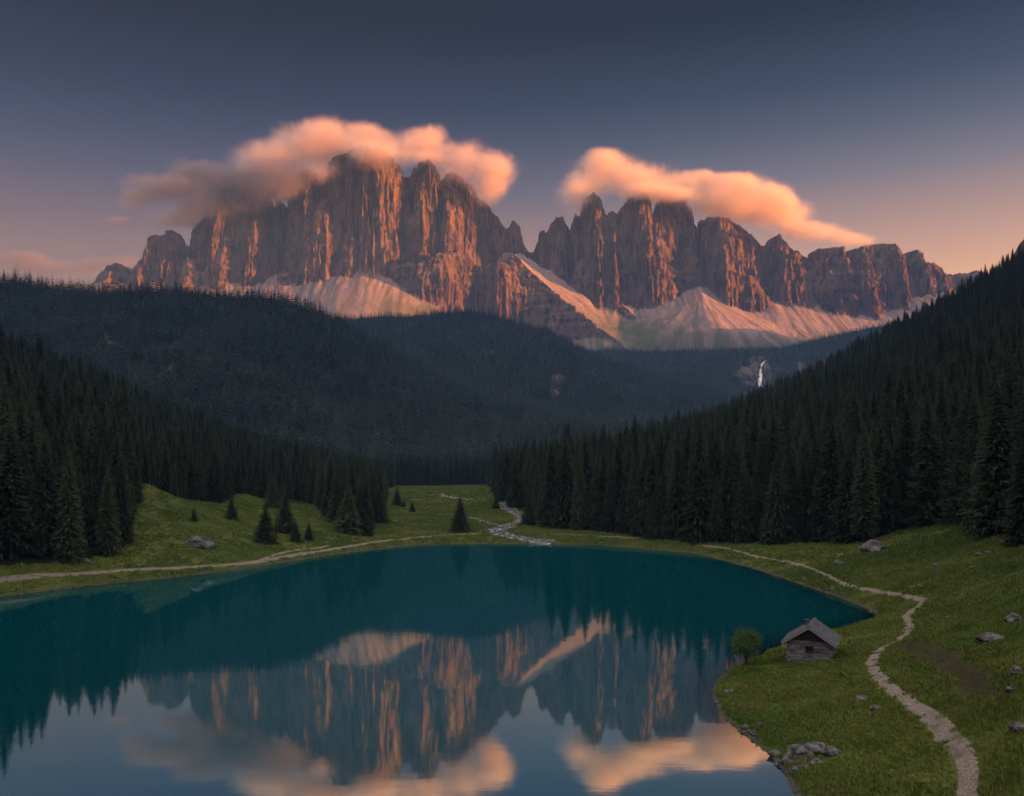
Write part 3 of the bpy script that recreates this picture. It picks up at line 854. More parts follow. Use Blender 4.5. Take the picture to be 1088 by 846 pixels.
# ------------------------------------------------------------------ spruces
def spruce_mesh(name, seed, layers, nb, spine, rad, mat, hang=4, low=0.03, power=0.75, taper_low=0.15, wid=0.135):
    r = np.random.default_rng(seed)
    V = []; Fq = []; Ft = []

    def add(p): V.append(p); return len(V) - 1
    for li in range(layers):
        t = li / (layers - 1)
        z = low + (0.985 - low) * t ** 0.92
        q = (z - low) / (1 - low)
        rr = rad * (1 - q) ** power * (1 - taper_low * max(0, 1 - q * 5)) + 0.006
        n = max(4, int(round(nb * (0.55 + 0.45 * (1 - t)))))
        a0 = r.uniform(0, 6.28)
        for k in range(n):
            a = a0 + 6.283 * k / n + r.normal(0, 0.16)
            L = rr * (1 + r.normal(0, 0.17)); zz = z + r.normal(0, 0.008)
            ca, sa = math.cos(a), math.sin(a)
            droop = r.uniform(0.18, 0.42); up = r.uniform(0.05, 0.30)
            prev = None
            for s in range(spine + 1):
                u = s / spine
                rad_u = L * u; dz = -L * droop * (u ** 1.4) + L * up * max(0, u - 0.6)
                w = L * wid * (1 - u) ** 0.6 * (1.3 if s % 2 else 0.62) + 0.0015
                if s == 0: w = L * 0.10
                dr = w * 0.55
                c = (ca * rad_u, sa * rad_u, zz + dz)
                lft = (ca * (rad_u + w * 0.35) - sa * w, sa * (rad_u + w * 0.35) + ca * w, zz + dz - dr)
                rgt = (ca * (rad_u + w * 0.35) + sa * w, sa * (rad_u + w * 0.35) - ca * w, zz + dz - dr)
                cur = (add(lft), add(c), add(rgt))
                if prev:
                    Fq += [(prev[0], prev[1], cur[1], cur[0]), (prev[1], prev[2], cur[2], cur[1])]
                prev = cur
            for h in range(hang):
                u = r.uniform(0.3, 1.0); ang = r.normal(0, 0.5); ll = L * r.uniform(0.10, 0.24)
                bx, by = ca * L * u, sa * L * u; bz = zz - L * droop * u ** 1.4
                tx, ty = math.cos(a + ang * 2), math.sin(a + ang * 2)
                i0 = add((bx - ty * ll * 0.28, by + tx * ll * 0.28, bz)); i1 = add((bx + ty * ll * 0.28, by - tx * ll * 0.28, bz)); i2 = add((bx + tx * ll * 0.5, by + ty * ll * 0.5, bz - ll))
                Ft.append((i0, i1, i2))
    return make_mesh(name, V, [*Fq, *Ft], mat)


def trunk_mesh(name, rb=0.011, h=0.97, n=7):
    V = []; Fc = []
    zs = [(-0.03, 1.5), (0.0, 1.25), (0.03, 1.0), (0.4, 0.62), (0.8, 0.25), (h, 0.06)]
    for z, s in zs:
        for k in range(n):
            a = 6.283 * k / n; V.append((rb * s * math.cos(a), rb * s * math.sin(a), z))
    for i in range(len(zs) - 1):
        for k in range(n):
            Fc.append((i * n + k, i * n + (k + 1) % n, (i + 1) * n + (k + 1) % n, (i + 1) * n + k))
    return make_mesh(name, V, Fc, M_BARK, True)


CROWNS = [spruce_mesh('spruce_crown', 100 + i, 54, 18, 5, 0.140 + 0.016 * (i % 3), M_NEEDLE, 5, 0.02 + 0.03 * (i % 2), 0.72 + 0.05 * (i % 3)) for i in range(6)]
CROWN_WIDE = [spruce_mesh('young_spruce_crown', 200 + i, 40, 18, 5, 0.27, M_NEEDLE, 6, 0.0, 0.85, 0.05) for i in range(2)]
CROWN_SPARSE = spruce_mesh('sparse_spruce_crown', 231, 48, 13, 5, 0.125, M_NEEDLE, 4, 0.12, 0.60)
TRUNK = trunk_mesh('trunk')
FAR = []
for i in range(4):
    m_ = spruce_mesh('far_spruce', 300 + i, 12, 7, 2, 0.165 + 0.02 * (i % 2), M_NEEDLE_FAR, 1, 0.0, 0.8, wid=0.30)
    FAR.append(bpy.data.objects.new('far_spruce', m_))
MID = [bpy.data.objects.new('forest_spruce', c) for c in CROWNS[:4]]


def scatter(name, pts, scl, yaw, idx, protos, kind='stuff', rot=None):
    n = len(pts)
    me = bpy.data.meshes.new(name)
    me.vertices.add(n); me.vertices.foreach_set('co', np.asarray(pts, np.float32).ravel())
    a = me.attributes.new('scl', 'FLOAT_VECTOR', 'POINT'); a.data.foreach_set('vector', np.asarray(scl, np.float32).ravel())
    rv = np.zeros((n, 3), np.float32) if rot is None else np.asarray(rot, np.float32).copy(); rv[:, 2] = yaw
    a = me.attributes.new('rot', 'FLOAT_VECTOR', 'POINT'); a.data.foreach_set('vector', rv.ravel())
    a = me.attributes.new('idx', 'INT', 'POINT'); a.data.foreach_set('value', np.asarray(idx, np.int32))
    ng = bpy.data.node_groups.new(name + '_scatter', 'GeometryNodeTree')
    ng.interface.new_socket('Geometry', in_out='INPUT', socket_type='NodeSocketGeometry')
    ng.interface.new_socket('Geometry', in_out='OUTPUT', socket_type='NodeSocketGeometry')
    N, L = ng.nodes.new, ng.links.new
    gi = N('NodeGroupInput'); go = N('NodeGroupOutput'); iop = N('GeometryNodeInstanceOnPoints'); jn = N('GeometryNodeJoinGeometry')
    for p in protos:
        oi = N('GeometryNodeObjectInfo'); oi.inputs['Object'].default_value = p; oi.inputs['As Instance'].default_value = True
        L(oi.outputs['Geometry'], jn.inputs[0])

    def na(nm, dt):
        x = N('GeometryNodeInputNamedAttribute'); x.data_type = dt; x.inputs['Name'].default_value = nm
        return x.outputs['Attribute']
    L(gi.outputs[0], iop.inputs['Points']); L(jn.outputs[0], iop.inputs['Instance'])
    iop.inputs['Pick Instance'].default_value = True
    L(na('idx', 'INT'), iop.inputs['Instance Index']); L(na('rot', 'FLOAT_VECTOR'), iop.inputs['Rotation']); L(na('scl', 'FLOAT_VECTOR'), iop.inputs['Scale'])
    L(iop.outputs[0], go.inputs[0])
    o = link(bpy.data.objects.new(name, me))
    md = o.modifiers.new('scatter', 'NODES'); md.node_group = ng
    return tag(o, kind=kind)


# --- positions of every near forest tree
def jitter_grid(x0, x1, y0, y1, s):
    a, b = np.meshgrid(np.arange(x0, x1, s), np.arange(y0, y1, s))
    b = b + (np.arange(a.shape[1]) % 2)[None, :] * s * 0.5
    a = a + rng.uniform(-0.38, 0.38, a.shape) * s; b = b + rng.uniform(-0.38, 0.38, a.shape) * s
    return a.ravel(), b.ravel()


def near_forest():
    xs, ys = [], []
    for (y0, y1, s) in [(120, 340, 5.0), (340, 560, 6.0), (560, 1150, 7.5)]:
        a, b = jitter_grid(-760, 900, y0, y1, s); xs.append(a); ys.append(b)
    x = np.concatenate(xs); y = np.concatenate(ys)
    px = CX + F * x / y
    k = in_forest(x, y) & (px > -170) & (px < 1260) & (lake_sd(x, y) > 4)
    k &= rng.random(len(x)) < 0.93 + 0.5 * fbm(x / 40, y / 40, 3, 78)
    x, y = x[k], y[k]
    z = H(x, y)
    # drop the far side of the hills
    h = np.where(y < 330, rng.normal(26.5, 5.8, len(x)), rng.normal(21, 4.6, len(x)))
    h = np.clip(h, 11, 37)
    left = x < 0
    h = np.where(left & (y < 290), h * np.where(CX + F * x / y > 45, 0.84, 1.0), h)
    h = np.where((y > 560), np.clip(h * 0.88, 9, 26), h)
    # smaller trees on the edge of the wood and on the left above the meadow
    px = CX + F * x / y
    e = y - np.interp(px, ec, ed)
    h = np.where(left & (px > 135) & (px < 420), h * np.where(e < 60, 0.72, 0.82), h)
    h = np.where((e < 6) & (rng.random(len(x)) < 0.25), h * 0.6, h)
    return x, y, z, h


fx_, fy_, fz_, fh_ = near_forest()
fw_ = fh_ * rng.uniform(0.86, 1.18, len(fh_))
fyaw = rng.uniform(0, 6.283, len(fx_)); fidx = rng.integers(0, 6, len(fx_))


def pick_largest(n):
    """the trees of the wood that show largest from the viewpoint"""
    o = np.argsort(fy_)
    px = CX + F * fx_ / fy_; top = HY - F * (fz_ + fh_ - CAMZ) / fy_; bot = HY - F * (fz_ - CAMZ) / fy_
    hw = F * fw_ * 0.10 / fy_
    sky = np.full(1100, 900.0); seen = np.zeros(len(fx_))
    for i in o:
        a, b = int(max(0, px[i] - hw[i])), int(min(1088, px[i] + hw[i])) + 1
        if b <= a or a >= 1088 or b <= 0: continue
        cur = np.minimum(sky[a:b], bot[i])
        seen[i] = np.maximum(cur - top[i], 0).mean() * hw[i]
        sky[a:b] = np.minimum(sky[a:b], top[i] + (bot[i] - top[i]) * 0.12)
    return np.argsort(-seen)[:n]


N_IND = 250
ind = pick_largest(N_IND)


def spruce(x, y, z, h, w, yaw, crown, label, group):
    t = bpy.data.objects.new('spruce', None); t.empty_display_size = 0.5
    t.location = (x, y, z - 0.15); t.scale = (w, w, h); t.rotation_euler = (0, 0, yaw)
    link(t); tag(t, label, 'spruce', group)
    link(bpy.data.objects.new('trunk', TRUNK), t)
    link(bpy.data.objects.new('crown', crown), t)
    return t


for i in ind:
    px = CX + F * fx_[i] / fy_[i]
    e = fy_[i] - np.interp(px, ec, ed)
    if px < 416:
        lab, grp = ('tall dark spruce at the lower edge of the wood left of the meadow', 'spruces edging the left wood') if e < 25 else ('dark spruce deep within the wood covering the left slope', 'spruces inside the left wood')
    elif px < 526:
        lab, grp = 'dark spruce in the tree belt closing the far end of the meadow', 'spruces closing the meadow'
    else:
        lab, grp = ('tall dark spruce in the front row of the wood right of the lake', 'spruces in the front row of the right wood') if e < 14 else ('dark spruce behind the front row in the wood on the right slope', 'spruces inside the right wood')
    spruce(fx_[i], fy_[i], fz_[i], fh_[i], fw_[i], fyaw[i], CROWNS[fidx[i]] if i % 17 else CROWN_SPARSE, lab, grp)

rest = np.setdiff1d(np.arange(len(fx_)), ind)
fo = scatter('forest', np.stack([fx_, fy_, fz_ - 0.2], 1)[rest], np.stack([fw_, fw_, fh_], 1)[rest], fyaw[rest], fidx[rest] % 4, MID)

# --- trees standing free in the meadow:  base column, base row, top row, wide?, label
FREE = [(145, 533, 487, 0, 'spruce standing apart at the top of the left meadow beside the big dark trees'),
        (206, 554, 539, 1, 'tiny lone spruce sapling in the middle of the left meadow'),
        (246, 552, 527, 1, 'small lone spruce on the left meadow, a little above the boulder'),
        (282, 576, 533, 1, 'dark broad spruce nearest the lake path in the left meadow group'),
        (303, 567, 522, 1, 'tallest spruce of the small meadow group right of the boulder'),
        (314, 576, 552, 1, 'low bushy spruce between the broad spruce and the last sapling of the group'),
        (328, 575, 555, 1, 'small spruce sapling at the right end of the left meadow group'),
        (290, 540, 503, 1, 'spruce standing just in front of the wood above the meadow group'),
        (342, 538, 510, 1, 'small spruce on the brow of the left meadow before the wood'),
        (370, 566, 514, 1, 'left tree of the tight spruce clump near the head of the lake'),
        (382, 562, 516, 1, 'middle tree of the tight spruce clump near the head of the lake'),
        (390, 569, 545, 1, 'small spruce in front of the tight clump near the head of the lake'),
        (402, 556, 517, 1, 'right tree of the tight spruce clump near the head of the lake'),
        (422, 538, 517, 1, 'pointed spruce, tallest of three in the far meadow'),
        (429, 540, 530, 1, 'smallest spruce of three in the far meadow'),
        (438, 545, 531, 1, 'rounded small spruce, nearest of three in the far meadow'),
        (489, 565, 526, 1, 'lone full spruce by the shore where the stream enters the lake'),
        (562, 558, 526, 1, 'lone spruce right of the stony stream at the lake head'),
        (527, 541, 525, 1, 'short bushy spruce at the bend of the stony stream'),
        (762, 578, 506, 2, 'slim spruce with a bare pale trunk beside the lake path'),
        (918, 578, 452, 2, 'tallest pale green spruce in front of the right wood above the boulder'),
        (1042, 568, 470, 0, 'big spruce standing forward on the right meadow slope'),
        (1086, 578, 468, 0, 'big spruce cut by the picture edge on the right meadow slope')]
for k, (px, pb, pt, wide, lab) in enumerate(FREE):
    p = hit(px, pb)
    h = (pb - pt) / F * p[1]
    w = h * {0: 1.15, 1: 1.22, 2: 1.0}[wide]
    crown = {0: CROWNS[k % 6], 1: CROWN_WIDE[k % 2], 2: CROWN_SPARSE}[wide]
    spruce(p[0], p[1], p[2], h * 1.03, w, k * 1.3, crown, lab, 'spruces standing free of the wood')


# --- woods on the hills
def hill_wood(name, h, spacing, hm, x0, x1, y0=None):
    xs, ys = jitter_grid(x0, x1, h['foot'] - 30 if y0 is None else y0, h['Y'] + 90, spacing)
    px = CX + F * xs / ys
    z = hsample(h, 'z', xs, ys); rk = hsample(h, 'rock', xs, ys)
    k = (px > -140) & (px < 1230) & (rk < 0.45 + 0.6 * rng.random(len(xs))) & (z > H(xs, ys) - 3)
    dens = fbm(xs / 120, ys / 120, 3, 77)
    k &= rng.random(len(xs)) < 0.97 + dens * 0.3
    xs, ys, z = xs[k], ys[k], z[k]; n = len(xs)
    hh = np.clip(rng.normal(hm, hm * 0.27, n) * (1 + 0.35 * dens[k]), hm * 0.45, hm * 1.6); ww = hh * rng.uniform(0.85, 1.25, n)
    return scatter(name, np.stack([xs, ys, z - 0.3], 1), np.stack([ww, ww, hh], 1), rng.uniform(0, 6.28, n), rng.integers(0, 4, n), FAR)


hill_wood('hillside_wood', hill_a, 7.6, 21, -1150, 420)
hill_wood('middle_wood', hill_b, 10.0, 21, -1150, 950)
hill_wood('distant_wood', hill_c, 11.5, 20, -750, 2250, 2700)


# ------------------------------------------------------------------ footpaths and stream
def ribbon(name, pts_px, width, mat, lift=0.06, cross=5, step=0.8, wob=0.25, crown=0.0, seed=0):
    P = np.array([hit(a, b)[:2] for a, b in pts_px])
    P = catmull(P, 12)
    s = np.concatenate([[0], np.cumsum(np.hypot(*np.diff(P, axis=0).T))])
    q = np.arange(0, s[-1], step)
    P = np.stack([np.interp(q, s, P[:, 0]), np.interp(q, s, P[:, 1])], 1)
    k = np.ones(7) / 7
    if len(P) > 20:
        for c in (0, 1): P[3:-3, c] = np.convolve(P[:, c], k, 'valid')
    T = np.gradient(P, axis=0); T /= np.linalg.norm(T, axis=1)[:, None] + 1e-9
    Nn = np.stack([-T[:, 1], T[:, 0]], 1)
    w = width(q / q[-1]) if callable(width) else np.full(len(q), width)
    wl = w * 0.5 * (1 + wob * perlin(q / 3.1, q * 0 + 0.5, seed + 1) + 0.2 * wob * perlin(q / 1.9, q * 0 + 0.5, seed + 4)); wr = w * 0.5 * (1 + wob * perlin(q / 2.7, q * 0 + 5.5, seed + 2) + 0.2 * wob * perlin(q / 1.8, q * 0 + 0.5, seed + 5))
    V = []
    for c in np.linspace(-1, 1, cross):
        off = np.where(c < 0, c * wl, c * wr)
        xy = P + Nn * off[:, None]
        z = H(xy[:, 0], xy[:, 1]) + lift - (0.10 if abs(c) > 0.99 else 0) 
        V.append(np.stack([xy[:, 0], xy[:, 1], z], 1))
    V = np.stack(V, 1).reshape(-1, 3)
    o = link(bpy.data.objects.new(name, make_mesh(name, V, grid_faces(cross, len(q)), mat, True)))
    tag(o, kind='structure')
    return P, w


path_pts = [(1016, 862), (1031, 832), (1022, 800), (1000, 775), (965, 746), (936, 724), (926, 707), (936, 690), (958, 679), (967, 668), (963, 656), (971, 648),
            (982, 641), (975, 636), (945, 631), (900, 622), (870, 608), (845, 600), (805, 592), (780, 585), (745, 579.5), (700, 574.5), (640, 570), (600, 568.5), (578, 569)]
LINES = []
LINES.append(ribbon('footpath', path_pts, 1.8, M_PATH, seed=1))
LINES.append(ribbon('footpath', [(-40, 622), (0, 617.5), (100, 609), (200, 603.5), (270, 598), (300, 593), (330, 588), (380, 579.5), (420, 574), (470, 569.5), (515, 567.5)], 2.4, M_PATH, seed=2))
LINES.append(ribbon('footpath', [(276, 597), (288, 591), (310, 586), (335, 583), (352, 580)], 1.6, M_PATH, seed=3))
LINES.append(ribbon('stream', [(585, 578.2), (570, 575.5), (545, 571), (528, 566), (536, 560), (556, 553), (548, 546), (536, 540), (535, 534), (541, 529)],
                    lambda t: 4.5 * (1 - t) + 3, M_STREAM, lift=0.10, cross=9, step=1.5, wob=0.5, seed=4))
M_FOAM = mat_simple('stream_water', (0.12, 0.125, 0.13), (0.50, 0.48, 0.48), 1.1, 0.25, 0.4, 0.1, (1, 0.4, 1), spec=0.5)
for q, off in enumerate([(-7, 0), (3, 0.3), (9, -0.4)]):
    BR = [(585, 578.2), (570, 575.5), (545, 571), (528, 566), (536, 560), (556, 553), (548, 546), (536, 540), (535, 534), (541, 529)]
    LINES.append(ribbon('stream', [(a + off[0] * (0.9 - 0.07 * k) * (1 if k else 0.3), b + off[1]) for k, (a, b) in enumerate(BR)], 1.7 - 0.3 * q, M_FOAM, lift=0.2, cross=3, step=1.2, wob=0.8, seed=30 + q))
LINES.append(ribbon('stream', [(530, 559), (510, 553), (492, 549), (470, 547)], 3.0, M_STREAM, lift=0.09, cross=5, step=1.5, wob=0.6, seed=6))
LINES.append(ribbon('stream', [(520, 520.5), (500, 521.5), (480, 523), (468, 525.5), (478, 528.5), (500, 531)], 4.0, M_STREAM, lift=0.12, cross=5, step=2.0, wob=0.5, seed=7))


def near_line(x, y, pad):
    hitm = np.zeros(len(x), bool)
    for P, w in LINES:
        for c, ww in zip(P[::2], np.broadcast_to(w, len(P))[::2]):
            hitm |= (x - c[0]) ** 2 + (y - c[1]) ** 2 < (ww * 0.5 + pad) ** 2
    return hitm


# ------------------------------------------------------------------ rocks
from mathutils import noise as mnoise


def rock_mesh(name, seed, flat=0.6, sub=4, rough=0.5):
    bm = bmesh.new(); bmesh.ops.create_icosphere(bm, subdivisions=sub, radius=0.5)
    off = Vector((seed * 3.7, seed * 1.3, seed * 7.1))
    for v in bm.verts:
        d = v.co.normalized()
        cell = mnoise.cell(d * 1.6 + off) if False else mnoise.noise(d * 1.3 + off)
        n = 0.55 * cell + 0.3 * abs(mnoise.noise(d * 3.1 + off)) + 0.18 * mnoise.noise(d * 7 + off) + 0.08 * mnoise.noise(d * 16 + off)
        v.co = d * 0.5 * (1 + rough * n * 1.6)
        # chiselled facets
        for ax in ((0.7, 0.3, 0.6), (-0.6, 0.5, 0.5), (0.1, -0.9, 0.4), (-0.2, -0.3, 0.95)):
            a = Vector(ax).normalized(); h = v.co.dot(a)
            lim = 0.36 + 0.05 * math.sin(seed * 5 + ax[0] * 9)
            if h > lim: v.co -= a * (h - lim) * 0.75
        v.co.z *= flat
    me = bpy.data.meshes.new(name); bm.to_mesh(me); bm.free()
    me.materials.append(M_STONE)
    return me


ROCKS = [rock_mesh('boulder', i + 1, 0.55 + 0.12 * (i % 3)) for i in range(7)]


def boulder(px, py, wpx, k, label, group='boulders on the meadows', sink=0.10, yaw=None, hs=1.0, name='boulder'):
    p = hit(px, py); w = wpx / F * p[1]
    o = link(bpy.data.objects.new(name, ROCKS[k % 7]))
    o.location = (p[0], p[1], p[2] + w * 0.20 * hs - w * sink)
    o.scale = (w, w * 0.8, w * hs * 0.88); o.rotation_euler = (0, 0, k * 1.7 if yaw is None else yaw)
    return tag(o, label, 'rock', group)


for k, a in enumerate([
        (1052, 682, 30, 'big rounded grey boulder right of the hairpin bend in the footpath'),
        (928, 585, 30, 'long grey boulder on the grass just below the right wood'),
        (211, 581, 26, 'broad grey boulder on the left meadow above the lake path'),
        (915, 745, 15, 'mottled boulder between the hut and the lower footpath, uppermost of two'),
        (930, 754, 12, 'pale oval boulder just below the mottled one beside the lower footpath'),
        (891, 600, 14, 'flat pale stone slab on the grass left of the long grey boulder'),
        (1040, 590, 9, 'small stone on the slope, left of the pair above the hairpin'),
        (1050, 588, 8, 'pale small stone on the slope, right of the pair above the hairpin'),
        (1078, 661, 22, 'low grey boulder behind the big rounded one'),
        (1082, 715, 16, 'light boulder below the big rounded one on the right slope'),
        (1074, 736, 13, 'round stone half hidden in grass on the right slope'),
        (1083, 777, 20, 'lowest boulder on the right slope beside the picture edge'),
        (996, 602, 10, 'small dark stone on the grass under the slope pair'),
        (1034, 604, 7, 'pale pebble sized stone under the slope pair'),
        (1065, 577, 7, 'small white stone near the big forward spruces'),
        (884, 627, 9, 'grey stone between the footpath and the inlet of the lake'),
        (855, 617, 7, 'small grey stone on the bank above the far inlet'),
        (862, 587, 6, 'small pale stone left of the flat slab'),
        (948, 820, 7, 'small stone in the grass far below the mottled boulder'),
        (1046, 694, 7, 'small stone at the foot of the big rounded boulder'),
        (1032, 658, 6, 'small stone right of the hairpin bend'),
        (1007, 657, 7, 'small pale stone close to the hairpin bend'),
        (90, 598, 14, 'dim grey stone at the foot of the big dark left spruces')]):
    boulder(a[0], a[1], a[2], k, a[3])
for k, a in enumerate([
        (850, 806, 30, 'largest jagged rock of the heap on the near lake shore'), (866, 799, 26, 'tall rock at the back of the heap on the near lake shore'),
        (882, 802, 20, 'flat rock at the right end of the heap on the near lake shore'), (838, 812, 18, 'low wet rock left of the largest one in the shore heap'),
        (868, 812, 16, 'mossy rock at the front of the heap on the near lake shore'), (824, 803, 15, 'dark round rock on the shore left of the heap'),
        (828, 813, 11, 'small dark rock in the water below the round one'), (846, 822, 14, 'flat stone lying lowest at the foot of the shore heap'),
        (774, 737, 12, 'pale narrow rock on the promontory below the bush'), (792, 774, 9, 'small wet stone on the near shore at the bright reflection'),
        (801, 781, 9, 'pale stone next along the near shore below the bright reflection'), (856, 817, 12, 'wedge shaped rock under the largest one in the shore heap')]):
    boulder(a[0], a[1], a[2], k + 2, a[3], 'rocks on the near lake shore', hs=1.1)
for a, b, w, lab in [(832, 707, 5, 'white stone at the left front corner of the hut'), (838, 708, 4, 'small pale stone touching the hut corner')]:
    boulder(a, b, w, 3, lab, 'stones by the hut')

# little stones strewn over the grass: countable, all alike
k = 0
while k < 60:
    px = random.uniform(700, 1090); py = random.uniform(572, 840)
    p = hit(px, py)
    if sample(SD, p[0], p[1]) < 2 or near_line(np.array([p[0]]), np.array([p[1]]), 0.5)[0] or FOREST is None or p[1] > 260 or (826 < px < 902 and 650 < py < 715): continue
    boulder(px, py, random.uniform(1.6, 4.2), k, 'small pale stone strewn over the grass of the right meadow', 'little stones in the right meadow', name='stone')
    k += 1
k = 0
while k < 26:
    px = random.uniform(20, 400); py = random.uniform(560, 622)
    p = hit(px, py)
    if sample(SD, p[0], p[1]) < 2 or sample(FOREST, p[0], p[1]) > 0.3: continue
    boulder(px, py, random.uniform(1.5, 3.5), k, 'small grey stone strewn over the grass of the left meadow', 'little stones in the left meadow', name='stone')
    k += 1

# pebbles of the shore and the stream bed
PEB = [bpy.data.objects.new('pebble', rock_mesh('pebble', 20 + i, 0.6, 2)) for i in range(4)]
sx, sy = [], []
for a, b in zip(lake, np.roll(lake, -1, 0)):
    L_ = np.hypot(*(b - a)); n = int(L_ * 2.6)
    t = rng.random(n); nx, ny = (b - a)[1] / L_, -(b - a)[0] / L_
    off = np.abs(rng.normal(0, 0.8, n)) * np.where(rng.random(n) < 0.4, -0.5, 1)
    s_ = 1 if lake_sd(np.array([(a[0] + b[0]) / 2 + nx]), np.array([(a[1] + b[1]) / 2 + ny]))[0] > 0 else -1
    sx.append(a[0] + (b[0] - a[0]) * t + nx * s_ * off); sy.append(a[1] + (b[1] - a[1]) * t + ny * s_ * off)
sx = np.concatenate(sx); sy = np.concatenate(sy)
keep = rng.random(len(sx)) < np.clip(0.10 + 1.3 * fbm(sx / 9, sy / 9, 3, 88), 0.02, 1); sx, sy = sx[keep], sy[keep]
ss = np.clip(rng.lognormal(-1.25, 0.55, len(sx)), 0.1, 1.0)
n = len(sx)
scatter('shore_pebbles', np.stack([sx, sy, np.maximum(H(sx, sy), -0.12) + ss * 0.1], 1), np.stack([ss, ss * 0.8, ss], 1), rng.uniform(0, 6.28, n), rng.integers(0, 4, n), PEB)
sx, sy = [], []
for P, w in LINES[3:]:
    for c, ww in zip(P, np.broadcast_to(w, len(P))):
        m = 5
        sx.append(c[0] + rng.normal(0, ww * 0.42, m)); sy.append(c[1] + rng.normal(0, ww * 0.42, m))
sx = np.concatenate(sx); sy = np.concatenate(sy); k_ = sample(SD, sx, sy) > -0.5; sx, sy = sx[k_], sy[k_]; n = len(sx)
ss = np.clip(rng.lognormal(-0.75, 0.5, n), 0.2, 1.8)
scatter('stream_pebbles', np.stack([sx, sy, np.maximum(H(sx, sy), 0) + 0.1 + ss * 0.1], 1), np.stack([ss, ss * 0.8, ss * 0.8], 1), rng.uniform(0, 6.28, n), rng.integers(0, 4, n), PEB)


# ------------------------------------------------------------------ grass
def grass_mesh(seed, blades=16, spread=0.30, h=0.34, w=0.03):
    r = np.random.default_rng(seed); V = []; Fc = []
    for b in range(blades):
        a = r.uniform(0, 6.28); d = spread * math.sqrt(r.random()); x, y = d * math.cos(a), d * math.sin(a)
        f = r.uniform(0, 6.28); l = h * r.uniform(0.5, 1.15); lean = r.uniform(0.1, 0.55) * l
        dx, dy = math.cos(f), math.sin(f); i = len(V)
        V += [(x - dy * w, y + dx * w, -0.03), (x + dy * w, y - dx * w, -0.03), (x + dx * lean * 0.4 + dy * w * 0.7, y + dy * lean * 0.4 - dx * w * 0.7, l * 0.6), (x + dx * lean * 0.4 - dy * w * 0.7, y + dy * lean * 0.4 + dx * w * 0.7, l * 0.6), (x + dx * lean, y + dy * lean, l)]
        Fc += [(i, i + 1, i + 2, i + 3), (i + 3, i + 2, i + 4)]
    return make_mesh('grass_tuft', V, Fc, M_GRASS)


TUFT = [bpy.data.objects.new('grass_tuft', grass_mesh(400 + i)) for i in range(4)]
TUSS = [bpy.data.objects.new('grass_tussock', grass_mesh(420 + i, 22, 0.6, 0.45, 0.07)) for i in range(3)]


def grass(name, x0, x1, y0, y1, s, protos, sc0, dens_seed, keep=1.0):
    x, y = jitter_grid(x0, x1, y0, y1, s)
    px = CX + F * x / np.maximum(y, 1)
    k = (px > -60) & (px < 1180)
    x, y = x[k], y[k]
    sd_v = sample(SD, x, y)
    d = 0.5 + 0.9 * fbm(x / 7, y / 7, 4, dens_seed)
    k = (sd_v > 0.5) & (sample(FOREST, x, y) < 0.6) & (sample(SOIL, x, y) < 0.25 + 0.6 * rng.random(len(x))) & (rng.random(len(x)) < np.clip(0.35 + d * 0.9, 0.25, 1) * keep)
    x, y, d = x[k], y[k], d[k]
    k = ~near_line(x, y, 0.0 + 0.5 * fbm(x / 1.6, y / 1.6, 3, 96)); x, y, d = x[k], y[k], d[k]
    n = len(x); s_ = sc0 * (0.55 + 0.8 * np.clip(d, 0, 1.2)) * rng.uniform(0.7, 1.2, n)
    scatter(name, np.stack([x, y, H(x, y)], 1), np.stack([s_ * 1.15, s_ * 1.15, s_], 1), rng.uniform(0, 6.28, n), rng.integers(0, len(protos), n), protos)
    return n


ng_ = grass('grass', 8, 80, 55, 112, 0.24, TUFT, 0.85, 51)
ng_ += grass('meadow_grass', 15, 150, 112, 205, 0.42, TUFT, 1.15, 52)
ng_ += grass('far_meadow_grass', -150, 160, 168, 400, 1.0, TUSS, 1.0, 53, 0.95)
ng_ += grass('valley_grass', -180, 120, 400, 790, 1.9, TUSS, 1.6, 54, 0.95)


# ------------------------------------------------------------------ hut
def box(V, Fc, c, s, rot=None):
    i = len(V)
    for z in (-1, 1):
        for y in (-1, 1):
            for x in (-1, 1):
                p = Vector((x * s[0] / 2, y * s[1] / 2, z * s[2] / 2))
                if rot is not None: p = rot @ p
                V.append(tuple(p + Vector(c)))
    Fc += [(i, i + 2, i + 3, i + 1), (i + 4, i + 5, i + 7, i + 6), (i, i + 1, i + 5, i + 4), (i + 2, i + 6, i + 7, i + 3), (i, i + 4, i + 6, i + 2), (i + 1, i + 3, i + 7, i + 5)]


